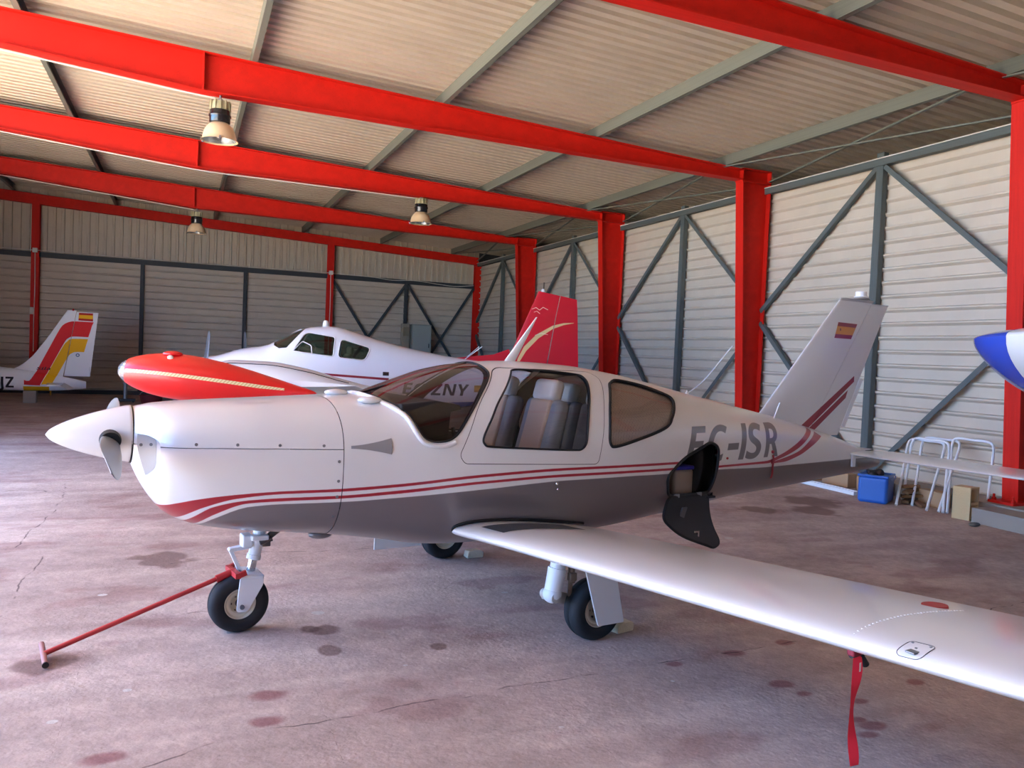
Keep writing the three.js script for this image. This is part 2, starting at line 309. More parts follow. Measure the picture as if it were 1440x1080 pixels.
{
  const w = structure('wall_back', 'ribbed metal end wall with dark header rail');
  for (let i = 0; i < 7; i++) {
    const a = bPosts[i + 1] + .02, b = bPosts[i] - .02;
    part('cladding_panel', ribbed([a, b], .12, 3.9, .21, [[0, 0], [.135, 0], [.162, .042], [.186, .042], [.2, 0]], (u, v, d) => V(u, v, -.06 + d)), M.sheet, w);
  }
  part('upper_cladding', ribbed([4.0, 6.05], XA, .1, .217, [[0, 0], [.12, 0], [.132, .05], [.19, .05], [.202, 0]], (v, u, d) => V(u, v, -.08 + d)), M.sheet, w);
  part('backing_sheet', box(XA, .16, 0, 6.1, -.16, -.12), M.sheet, w);
  part('corner_closure', box(.1, 1.32, 4.6, 5.4, -.16, -.1), M.darkSteel, w);
  part('base_rail', box(XA, 0, 0, .12, -.06, .04), M.darkSteel, w);
  part('header_rail', box(XA, -.1, 3.89, 4.03, -.05, .06), M.darkSteel, w);
}
{ // the deeper far bays are closed on their outer side; the rest of that side is open to the apron
  const w = structure('wall_left', 'closed ribbed side wall of the far bays');
  part('cladding_panel', ribbed([0, ZA], 0, 6.05, .2, wallProf, (u, v, d) => V(XA + d, v, u)), M.sheet, w);
  part('cladding_panel', ribbed([XA, XL], 0, 5.95, .2, wallProf, (u, v, d) => V(u, v, ZA - d)), M.sheet, w);
  part('cladding_panel', ribbed([ZB, ZF], 0, 5.85, .2, wallProf, (u, v, d) => V(XL + d, v, u)), M.sheet, w);
  part('backing_sheet', merge([box(XA - .06, XA - .03, 0, 6.2, 0, ZA), box(XA, XL, 0, 5.9, ZA + .03, ZA + .06), box(XL - .06, XL - .03, 0, 5.9, ZB, ZF)]), M.sheet, w);
}
{
  const c = structure('ceiling', 'beige corrugated roof sheets over grey purlins');
  const prof = [[0, 0], [.07, 0], [.085, .055], [.15, .055], [.165, 0]];
  for (let k = 0; k < 7; k++) part('roof_sheet', ribbed([k < 2 ? XA - .1 : XL - .3, 1.3], k * 5, Math.min(k * 5 + 5, ZR), .195, prof, (a, b, d) => V(a, topY(a) + .17 + d, b)), M.sheet, c);
  
  part('roof_sheet', ribbed([XA - .1, XL - .3], 10, ZA, .195, prof, (a, b, d) => V(a, topY(a) + .17 + d, b)), M.sheet, c);
  for (const [x0, z0, z1] of [[XA - .1, -.2, ZA], [XL - .3, ZA, ZR]]) part('roof_skin', grid(1, 1, (u, v) => { const x = x0 + (1.35 - x0) * u; return V(x, topY(x) + .26, z0 + (z1 - z0) * v); }), M.sheet, c);
}
for (const x of [-.95, -3.42, -5.95, -8.6, -11.32, -13.9]) {
  const p = structure('roof_purlin', 'grey steel purlin running across the red rafters under the roof sheets'), y = topY(x), ze = x < XL ? ZA : ZR;
  part('web', box(x - .004, x + .004, y, y + .17, 0, ze), M.purlin, p);
  part('flange', merge([box(x, x + .07, y, y + .006, 0, ze), box(x + .064, x + .07, y, y + .02, 0, ze)]), M.purlin, p);
  part('flange', merge([box(x, x + .07, y + .163, y + .169, 0, ze)]), M.purlin, p);
}
function strip(pts, z0, z1, t) {                         // flat plate following a polyline in x-y, thickness t downwards
  const g = []; for (let i = 0; i < pts.length - 1; i++) { const [a, b] = pts[i], [c, d] = pts[i + 1]; g.push(bar(V(a, b - t / 2, (z0 + z1) / 2), V(c, d - t / 2, (z0 + z1) / 2), z1 - z0, t)); } return merge(g);
}
function rafter(z, deep) {
  const r = structure('roof_beam', 'red tapered steel roof beam spanning from a wall column');
  const xs = [-.55, -9.2, z < ZA ? XA : XL];
  const web = extrude([...xs.map((x) => [x, topY(x)]), ...[...xs].reverse().map((x) => [x, botY(x)])], .012).translate(0, 0, z - .006);
  part('web', web, M.redSteel, r);
  part('top_flange', strip(xs.map((x) => [x, topY(x)]), z - .1, z + .1, .016), M.redSteel, r);
  part('bottom_flange', strip(xs.map((x) => [x, botY(x) + .016]), z - .1, z + .1, .016), M.redSteel, r);
  for (const x of [-9.2, -14.8]) part('stiffener', box(x - .012, x + .012, botY(x), topY(x) - .01, z - .098, z + .098), M.redSteel, r);
  return r;
}
function column(z) {
  const c = structure('steel_column', 'red tapered steel I-section column against the ribbed wall');
  const inn = (y) => -.30 - .285 * y / 4.9;
  part('web', extrude([[0, .22], [0, 5.02], [inn(5.02), 5.02], [inn(.22), .22]], .012).translate(0, 0, z - .006), M.redSteel, c);
  part('outer_flange', box(-.008, .008, .22, 5.03, z - .1, z + .1), M.redSteel, c);
  part('inner_flange', bar(V(inn(.22), .22, z), V(inn(4.85), 4.85, z), .2, .016, V(1, 0, 0)), M.redSteel, c);
  part('cap_plate', box(inn(4.83) - .02, .01, 4.815, 4.835, z - .1, z + .1), M.redSteel, c);
  part('cap_plate', box(inn(5) + .0, .01, 5.02, 5.04, z - .1, z + .1), M.redSteel, c);
  part('end_plate', box(inn(4.9) - .01, inn(4.9) + .01, 4.83, 5.03, z - .1, z + .1), M.redSteel, c);
  part('base_plate', box(-.48, .05, .19, .22, z - .16, z + .16), M.redSteel, c);
  for (const [x, dz] of [[-.43, .12], [-.43, -.12], [-.05, .12]]) part('anchor_bolt', merge([cyl(V(x, .2, z + dz), V(x, .29, z + dz), .014), cyl(V(x, .22, z + dz), V(x, .25, z + dz), .028, .028, 6)]), M.redSteel, c);
  part('concrete_footing', box(-.6, .08, 0, .19, z - .42, z + .62), M.concrete, c); if (z === 20) part('concrete_footing', box(-.98, -.6, 0, .17, z + .03, z + .9), M.concrete, c);
}
for (const z of [5, 10, 15, 20, 25]) { rafter(z); column(z); }
{ // end frame
  const r = structure('roof_beam', 'red end beam along the top of the back wall');
  part('web', extrude([[0, topY(0) - .02], [XA, topY(XA) - .02], [XA, topY(XA) - .32], [0, topY(0) - .27]], .16), M.redSteel, r);
  for (const x of [.03, -5.03, -13.3]) {
    const c = structure('steel_column', x > -1 ? 'red corner column where the two ribbed walls meet' : x > -6 ? 'red back wall column behind the twin cabin' : 'red back wall column behind the white striped tail');
    const w = x > -1 ? .13 : .1;
    part('web', box(x - .006, x + .006, 0, topY(x) - .25, 0, .18), M.redSteel, c);
    part('front_flange', box(x - w, x + w, 0, topY(x) - .25, .17, .185), M.redSteel, c);
    part('rear_flange', box(x - w, x + w, 0, topY(x) - .25, -.02, 0), M.redSteel, c);
  }
}
/* posts, eave rail, bracing */
for (const [x, l] of [[-2.48, 'dark steel post beside the grey cabinet on the back wall'], [-7.62, 'dark steel post on the back wall above the twin nose'], [-10.54, 'dark steel post on the back wall beside the striped tail']]) {
  const o = structure('wall_post', l); part('flange', box(x - .055, x + .055, 0, 3.9, .04, .05), M.darkSteel, o); part('web', merge([box(x - .055, x - .045, 0, 3.9, -.05, .05), box(x + .045, x + .055, 0, 3.9, -.05, .05)]), M.darkSteel, o);
}
{
  const b = structure('wall_brace', 'dark crossed steel braces on the back wall');
  for (const [a, c] of [[[-4.95, 3.88], [-2.5, .15]], [[-2.5, 3.88], [-5.0, .15]], [[-2.45, 3.88], [-.05, .3]], [[-.1, 3.9], [-2.45, .15]]]) part('brace_bar', bar(V(a[0], a[1], .05), V(c[0], c[1], .05), .02, .085), M.darkSteel, b);
}
{
  const e = structure('trim_1', 'grey eave rail along the top of the ribbed wall');
  part('rail', merge([box(-.05, .06, 4.66, 4.76, 0, ZF)]), M.greySteel, e);
  part('rail_cap', box(-.06, .02, 4.76, 4.772, 0, ZF), M.cable, e);
}
for (let k = 0; k < 6; k++) {
  const z = k * 5 + 2.5, o = structure('wall_post', 'grey channel post at the middle of a cladding bay');
  part('flange', box(-.03, -.022, .17, 4.85, z - .06, z + .06), M.greySteel, o);
  part('web', merge([box(-.03, .06, .17, 4.85, z - .064, z - .054), box(-.03, .06, .17, 4.85, z + .054, z + .064)]), M.greySteel, o);
  const b = structure('wall_brace', 'grey angle braces forming a diamond on one cladding bay');
  for (const s of [-1, 1]) {
    part('brace_bar', angleBar(V(-.02, 4.62, z + s * .05), V(-.02, 2.6, z + s * 2.46), .07, .008, V(0, 0, s), V(1, 0, 0)), M.greySteel, b);
    part('brace_bar', angleBar(V(-.02, 2.45, z + s * 2.46), V(-.02, .2, z + s * .08), .07, .008, V(0, 0, s), V(1, 0, 0)), M.greySteel, b);
  }
  const rb = structure('roof_brace', 'thin crossed steel rods at the eave of one bay');
  part('rod', bar(V(-.95, 5.02, z - 2.45), V(-.02, 4.83, z + 2.4), .05, .02), M.purlin, rb);
  part('rod', bar(V(-.02, 4.86, z - 2.4), V(-.95, 5.05, z + 2.45), .05, .02), M.purlin, rb);
}
/* cables and junction boxes */
const conduit = (z, x1, l) => { const pts = []; for (let i = 0; i <= 10; i++) { const x = XL + (x1 - XL) * i / 10; pts.push(V(x, botY(x) - .016, z - .1)); } single('cable', tube(pts, .011, 60, false, 6), M.cable, l, 'cable'); };
conduit(15, -9.05, 'white cable clipped under the beam that carries the largest lamp'); conduit(10, -4.9, 'white cable clipped under the beam leading to the lamp above the twin tail'); conduit(5, -9.2, 'white cable under the beam in front of the end wall lamp');
single('cable', tube([V(-15, 4.07, .08), V(-13.3, 4.06, .21), V(-9, 4.05, .08), V(-5.03, 4.05, .21), V(-3.6, 4.03, .08), V(-3.0, 3.98, .08), V(-2.2, 4.02, .08), V(-1.4, 3.96, .08), V(-.8, 3.93, .08), V(-.12, 4.0, .08)], .011, 120, false, 6), M.cable, 'white cable running along the dark header rail of the back wall', 'cable');
for (const [x, l] of [[-13.3, 'white junction box on the red column behind the striped tail'], [-5.03, 'white junction box on the red column behind the twin cabin']]) {
  single('junction_box', rbox(.13, .13, .06, .012, x, 4.06, .215), M.cable, l, 'junction box');
  single('cable', tube([V(x, 4.0, .195), V(x + .01, 3, .197), V(x - .005, 2, .196), V(x, 1.2, .196)], .012, 20, false, 6), M.cable, x < -6 ? 'white cable dropping down the red column behind the striped tail' : 'white cable dropping down the red column behind the twin cabin', 'cable');
}
single('switch_box', rbox(.09, .2, .05, .01, -13.36, 2.35, .21), M.cable, 'small pale switch box on the red column behind the striped tail', 'switch');

/* pendant lamps */
function lamp(x, z, label) {
  const t = thing('pendant_lamp', label, 'lamp', [x, 0, z], 0, 'bell lamps hanging from the roof beams');
  const yb = botY(x);
  part('hook', merge([cyl(V(0, 4.86, 0), V(0, yb + .002, 0), .014), new THREE.TorusGeometry(.025, .008, 8, 16).translate(0, 4.88, 0)]), M.steel, t);
  part('gear_top', merge([cyl(V(0, 4.745, 0), V(0, 4.855, 0), .128, .112), ...Array.from({ length: 12 }, (_, i) => box(-.006, .006, 4.745, 4.862, .105, .137).rotateY(i * Math.PI / 6))]), std(0xa39a78, .6), t, 'cream ribbed gear cap');
  part('gear_housing', lathe([[0, 4.575], [.118, 4.575], [.132, 4.59], [.132, 4.66], [.142, 4.665], [.142, 4.685], [.132, 4.69], [.132, 4.735], [.12, 4.75], [0, 4.75]]), phys(0x15161a, .25, { clearcoat: .4 }), t, 'black gear housing');
  part('shade', lathe([[.075, 4.59], [.115, 4.575], [.16, 4.53], [.195, 4.47], [.212, 4.40], [.216, 4.365], [.238, 4.352], [.238, 4.345], [.212, 4.355], [.206, 4.40], [.188, 4.465], [.155, 4.52], [.11, 4.565], [.075, 4.58]]), phys(0xdcbd93, .35, { clearcoat: .3 }), t, 'cream enamel bell shade');
  part('reflector', lathe([[.0, 4.56], [.08, 4.555], [.15, 4.515], [.184, 4.46], [.203, 4.4], [.21, 4.357]]), std(0xc8ccce, .25, { metalness: .6 }), t);
  part('bulb', lathe([[0, 4.38], [.03, 4.39], [.045, 4.43], [.04, 4.48], [.02, 4.54], [0, 4.55]], 20), std(0xe8ebea, .2), t);
  part('cover_glass', lathe([[0, 4.346], [.12, 4.348], [.211, 4.356]]), M.glassClear, t);
for (const a of [0, 2.1, 4.2]) part('clip', box(-.012, .012, 4.338, 4.372, .222, .244).rotateY(a), M.steel, t);
}
lamp(-8.98, 15, 'large cream bell lamp under the red beam above the white single engine aircraft');
lamp(-4.82, 10, 'cream bell lamp hanging above the red tail of the twin');
lamp(-9.13, 5, 'small looking cream bell lamp hanging before the upright cladding of the end wall');

{ // electrical cabinet
  const t = thing('electrical_cabinet', 'grey metal electrical cabinet on the braced part of the back wall', 'cabinet', [-2.0, 0, .06]);
  part('body', rbox(.66, 1.4, .38, .015, 0, 1.85, .2), std(0x8d9288, .5), t);
  part('door', rbox(.6, 1.32, .02, .008, 0, 1.85, .4), std(0x9aa096, .45), t);
  part('handle', rbox(.03, .14, .02, .006, .24, 1.85, .418), M.black, t);
  const s = thing('meter_box', 'narrow beige meter box fixed beside the grey electrical cabinet', 'box', [-2.5, 0, .06]);
  part('body', rbox(.26, 1.42, .2, .012, 0, 1.85, .1), std(0x8f8674, .6), s);
  part('lid', rbox(.2, .3, .02, .008, 0, 2.3, .205), std(0x84795f, .6), s);
}

/* ------------------------------------------------------------------ the low-wing single with the open baggage door
   local frame: x aft from the nose wheel, y up, z to the side that faces the camera */
const plane = thing('light_aircraft', 'white low wing single engine aircraft with grey belly, red stripes and open baggage door', 'aircraft', [-9.012, 0, 21.51], R(9));
const ST = [
  [-.60, 1.325, 1.015, 1.17, .155, 2, 2], [-.56, 1.335, .925, 1.16, .21, 2, 2], [-.50, 1.345, .825, 1.145, .315, 2.2, 2], [-.42, 1.352, .735, 1.125, .375, 2.4, 2],
  [-.27, 1.362, .665, 1.10, .425, 2.5, 2.2], [0, 1.375, .615, 1.08, .475, 2.6, 2.4], [.4, 1.395, .572, 1.05, .525, 2.6, 2.6], [.72, 1.415, .525, 1.04, .555, 2.6, 2.8],
  [.85, 1.462, .50, 1.035, .568, 2.5, 2.8], [1, 1.52, .472, 1.03, .58, 2.4, 2.9], [1.2, 1.588, .456, 1.03, .592, 2.35, 3], [1.4, 1.625, .45, 1.025, .6, 2.3, 3],
  [1.8, 1.65, .446, 1.02, .605, 2.3, 3], [2.2, 1.636, .452, 1.02, .595, 2.3, 3], [2.6, 1.592, .472, 1.01, .565, 2.3, 2.8], [3, 1.525, .503, 1, .505, 2.3, 2.6],
  [3.4, 1.448, .54, .985, .44, 2.2, 2.5], [3.9, 1.358, .59, .96, .36, 2.1, 2.4], [4.4, 1.268, .618, .93, .285, 2, 2.3], [4.9, 1.165, .65, .9, .215, 2, 2.2],
  [5.43, 1.035, .69, .86, .14, 2, 2], [5.7, .955, .712, .835, .1, 2, 2], [6.03, .85, .75, .8, .03, 2, 2]];
const UB = [-.62, 6.06, .40, 1.70];
const H = hull(ST, UB);
const livery = canvasTex(2048, 1024, (c, w, h) => {
  c.fillStyle = '#dfdfdd'; c.fillRect(0, 0, w, h);
  for (const side of [1, -1]) {
    const X = (x) => (x - UB[0]) / (UB[1] - UB[0]) * w, Y = (y) => (side > 0 ? 0 : h / 2) + (1 - (y - UB[2]) / (UB[3] - UB[2])) * h / 2;
    const line = (up, lo, col) => { c.fillStyle = col; c.beginPath(); up.forEach(([x, y], i) => i ? c.lineTo(X(x), Y(y)) : c.moveTo(X(x), Y(y))); [...lo].reverse().forEach(([x, y]) => c.lineTo(X(x), Y(y))); c.closePath(); c.fill(); };
    const S = (pts) => { const f = pchip(pts.map((p) => p[0]), pts.map((p) => p[1])); const o = []; for (let i = 0; i <= 160; i++) { const x = pts[0][0] + (pts[pts.length - 1][0] - pts[0][0]) * i / 160; o.push([x, f(x)]); } return o; };
    const red = '#a31325', grey = '#6d6768';
    const gTop = S([[-.34, .60], [-.29, .655], [-.21, .735], [-.052, .812], [.128, .825], [.422, .827], [.76, .84], [1.312, .869], [1.926, .897], [2.396, .897], [2.828, .89], [3.446, .882], [4.124, .862], [4.882, .861], [5.5, .861], [6.06, .861]]);
    line(gTop, [[-.34, .4], [6.06, .4]], grey);
    line(S([[-.60, .72], [-.453, .803], [-.289, .861], [-.121, .885], [.119, .9], [.413, .905], [.752, .921], [1.307, .961], [1.918, .979], [2.39, .977], [2.897, .971], [2.99, .969]]),
      S([[-.44, .63], [-.379, .719], [-.281, .804], [-.119, .862], [.12, .885], [.414, .889], [.754, .905], [1.307, .945], [1.921, .963], [2.39, .961], [2.901, .955], [2.99, .953]]), red);
    line(S([[-.41, .60], [-.342, .7], [-.225, .813], [-.057, .851], [.123, .861], [.418, .865], [.756, .883], [1.31, .92], [1.921, .938], [2.393, .936], [2.901, .929], [2.99, .927]]),
      S([[-.35, .57], [-.30, .665], [-.217, .762], [-.055, .834], [.125, .843], [.419, .848], [.758, .865], [1.31, .905], [1.924, .922], [2.393, .92], [2.904, .913], [2.99, .911]]), red);
    line(S([[3.40, .914], [3.82, .912], [4.08, .914], [4.288, .955], [4.52, 1.025], [4.75, 1.11], [4.88, 1.16]]), S([[3.40, .898], [3.82, .896], [4.10, .894], [4.288, .925], [4.53, .985], [4.77, 1.075], [4.9, 1.13]]), red);
    line(S([[4.16, .899], [4.32, .922], [4.55, .966], [4.76, 1.045], [4.95, 1.12]]), S([[4.16, .888], [4.34, .893], [4.57, .935], [4.79, 1.005], [5.02, 1.08]]), red);
    // registration, slanted
    c.save(); c.translate(X(side > 0 ? 2.985 : 4.30), Y(.945)); if (side < 0) c.scale(-1, 1); c.transform(1, 0, -.30, 1, 0, 0);
    c.fillStyle = '#6d6768'; c.font = 'bold 150px sans-serif'; c.textBaseline = 'alphabetic';
    const want = X(4.235) - X(2.985), put = (ch, x0, x1) => { const m = c.measureText(ch).width; c.save(); c.translate(want * x0, 0); c.scale(want * (x1 - x0) / m, 1); c.fillText(ch, 0, 0); c.restore(); };
    put('E', 0, .19); put('C', .19, .41); c.fillRect(want * .425, -52, want * .115, 20); c.fillRect(want * .565, -109, want * .055, 109); put('S', .62, .81); put('R', .82, 1.01);
    c.restore();
  }
});
M.livery = phys(0xffffff, .28, { map: livery, clearcoat: .6, clearcoatRoughness: .12 });
M.lining = std(0x2b2a2c, .8);
M.greyPaint = phys(0x6d6768, .3, { clearcoat: .5, clearcoatRoughness: .15 });

/* cowling: upper and lower halves with a gap, air inlets, spinner, propeller */
const inletLoop = roundLoop([[-.80, 1.20], [-.535, 1.192, .03], [-.492, 1.165, .03], [-.49, 1.01, .05], [-.545, .965, .05], [-.80, .95]], .02, 5);
const inletCut = (s) => prism(inletLoop, s > 0 ? .172 : -.7, s > 0 ? .7 : -.172);
{
  const ys = (x) => 1.138 - .018 * Math.max(0, x + .2), xa = -.60, xb = .428;
  const inl = [inletCut(1), inletCut(-1)];
  const up = H.geo(xa, xb, 90, 28, { t1: (x) => H.theta(x, ys(x) + .0018) }), lo = H.geo(xa, xb, 90, 28, { t0: (x) => H.theta(x, ys(x) - .0018) });
  part('cowling_upper', cut(up, inl), M.livery, plane); part('cowling_lower', cut(lo, inl), M.livery, plane);
  const full = merge([H.geo(xa, xb, 60, 40), grid(1, 80, (a, b) => a ? V(xa, 1.17, 0) : ((t) => H.P(xa, t <= 1 ? Math.PI * t : Math.PI * (2 - t), t <= 1 ? 1 : -1))(2 * b)), grid(1, 80, (a, b) => a ? V(xb, 1, 0) : ((t) => H.P(xb, t <= 1 ? Math.PI * t : Math.PI * (2 - t), t <= 1 ? -1 : 1))(2 * b))]);
  for (const g of inl) part('air_inlet', cut(g, [full], true), M.white, plane, 'cooling air inlet');
  part('nose_bulkhead', new THREE.CylinderGeometry(.15, .15, .01, 40).rotateZ(Math.PI / 2).translate(-.597, 1.17, 0), M.seal, plane);
  part('firewall', grid(1, 80, (a, b) => a ? V(.425, 1, 0) : ((t) => H.P(.425, t <= 1 ? Math.PI * t : Math.PI * (2 - t), t <= 1 ? -1 : 1, .01))(2 * b)), M.black, plane);
  for (const s of [1, -1]) for (const x of [-.33, -.13, .085, .32]) for (const dy of [.02]) { const y = ys(x) + dy, z = s * (H.z(x, y) + .0005); part('fastener', new THREE.CylinderGeometry(.0085, .0085, .004, 12).rotateX(Math.PI / 2).translate(x, y, z), M.steel, plane); }
  for (const y of [1.06, .95, .86, .74]) { const x = .405, z = H.z(x, y) + .0005; part('fastener', new THREE.CylinderGeometry(.0085, .0085, .004, 12).rotateX(Math.PI / 2).translate(x, y, z), M.steel, plane); }
  for (const x of [-.567, -.518]) part('fastener', new THREE.CylinderGeometry(.0085, .0085, .004, 12).rotateX(Math.PI / 2).translate(x, 1.135, .174), M.steel, plane);
  // small air scoop vent on the flank and top intakes
  const vent = grid(12, 8, (a, b) => { const x = .47 + .235 * a, hw = .008 + .038 * Math.pow(a, 1.6), y = 1.139 + .002 * a + (b - .5) * 2 * hw; return V(x, y, H.z(x, y) + .003 + .004 * Math.sin(Math.PI * b) * a); });
  part('flank_vent', vent, std(0x8d8b8b, .5), plane, 'grey flush duct vent');
  part('hatch', grid(8, 8, (a, b) => { const x = -.06 + .17 * a, t = -.30 + .10 * b; const z = .12 + .09 * b; const T = H.P(x, 0, 1).y; return V(x, 0, z).setY(yAt(x, z) + .003); }), M.white, plane);
  for (const [x, z] of [[.66, .30], [.56, -.02]]) part('air_scoop', new THREE.SphereGeometry(1, 24, 16).scale(.075, .022, .05).translate(x, yAt(x, z) + .012, z), M.white, plane);
  const sp = []; for (let i = 0; i <= 24; i++) { const t = i / 24; sp.push([.157 * Math.pow(t, .62) * (1 - .06 * t * t) / .94 * .985, -t * .385]); }
  const spinner = part('spinner', lathe([...sp, [.157, -.40], [.15, -.402], [0, -.402]], 48).rotateZ(Math.PI / 2).translate(-1.005, 1.178, 0), M.white, plane);
  // lathe axis y -> -x after rotateZ(+90): tip at -1.005
  part('spinner_back_plate', new THREE.CylinderGeometry(.156, .156, .012, 48).rotateZ(Math.PI / 2).translate(-.603, 1.175, 0), M.black, plane);
  const dirN = V(-.07, -.145, .97).normalize(), prop = [dirN, dirN.clone().multiplyScalar(-1)];
  for (const d of prop) {
    const ch = V(1, 0, 0).cross(d).normalize();
    const blade = grid(26, 16, (a, b) => {
      const r = .12 + .60 * a, tw = R(62 - 38 * a), wid = (.045 + .035 * Math.sin(Math.min(a * 2.2, 1.571))) * (a > .72 ? Math.sqrt(Math.max(0, 1 - ((a - .72) / .28) ** 2)) * .999 + .001 : 1), th = .02 * (1 - .8 * a);
      const q = b * 2 * Math.PI, u = Math.cos(q) * wid, v = Math.sin(q) * th;
      const A = V(1, 0, 0).multiplyScalar(Math.sin(tw)).addScaledVector(ch, Math.cos(tw)), B = V(1, 0, 0).multiplyScalar(Math.cos(tw)).addScaledVector(ch, -Math.sin(tw));
      return V(-.70, 1.178, 0).addScaledVector(d, r).addScaledVector(A, u).addScaledVector(B, v);
    });
    part('propeller_blade', blade, std(0x8f9294, .35, { metalness: .55 }), plane, 'grey metal propeller blade');
    part('blade_boot', new THREE.CylinderGeometry(.05, .056, .05, 24).applyQuaternion(new THREE.Quaternion().setFromUnitVectors(V(0, 1, 0), d)).translate(-.70 + d.x * .142, 1.178 + d.y * .142, d.z * .142), M.black, plane, 'black blade root ring');
  }
}
function yAt(x, z) { let lo = H.F[2](x), hi = H.F[0](x); for (let i = 0; i < 40; i++) { const m = (lo + hi) / 2; if (H.z(x, m) > Math.abs(z)) lo = m; else hi = m; } return lo; }

/* cabin openings, in side view */
const wsSide = [[.70, 1.48], [.735, 1.405], [.79, 1.365], [.839, 1.317], [.881, 1.231], [.908, 1.19], [.94, 1.171], [.99, 1.163], [1.062, 1.172], [1.125, 1.213], [1.208, 1.313], [1.322, 1.440], [1.42, 1.53], [1.455, 1.565], [1.468, 1.60], [1.47, 1.72]];
const wsFine = smoothLoop(wsSide, 110, false);
const wsLoop = [...wsFine, [1.47, 1.9], [.60, 1.9]];
const doorLoop = roundLoop([[1.50, 1.585, .04], [1.281, 1.376, .1], [1.13, 1.08, .06], [1.165, 1.032, .05], [1.21, 1.030, .03], [2.16, .995, .035], [2.245, 1.378, .2], [2.345, 1.56, .05], [2.30, 1.595, .03], [1.56, 1.605, .03]], .05, 5);
const dwLoop = smoothLoop([[1.66, 1.595], [1.617, 1.573], [1.52, 1.487], [1.421, 1.389], [1.355, 1.295], [1.300, 1.21], [1.285, 1.165], [1.30, 1.140], [1.345, 1.128], [1.641, 1.110], [1.95, 1.093], [2.02, 1.098], [2.058, 1.136], [2.075, 1.22], [2.11, 1.345], [2.165, 1.46], [2.195, 1.52], [2.20, 1.553], [2.17, 1.575], [1.99, 1.591], [1.80, 1.598]], 130);
const rwLoop = smoothLoop([[2.30, 1.36], [2.381, 1.494], [2.44, 1.53], [2.533, 1.542], [2.761, 1.508], [2.948, 1.455], [3.015, 1.42], [2.99, 1.365], [2.919, 1.288], [2.828, 1.222], [2.542, 1.151], [2.318, 1.107], [2.265, 1.125], [2.262, 1.20]], 110);
const bagLoop = roundLoop([[2.835, .862, .05], [3.002, .991, .1], [3.335, 1.10, .05], [3.435, 1.055, .05], [3.425, .88, .1], [3.40, .70, .04], [2.90, .715, .05]], .05, 5);
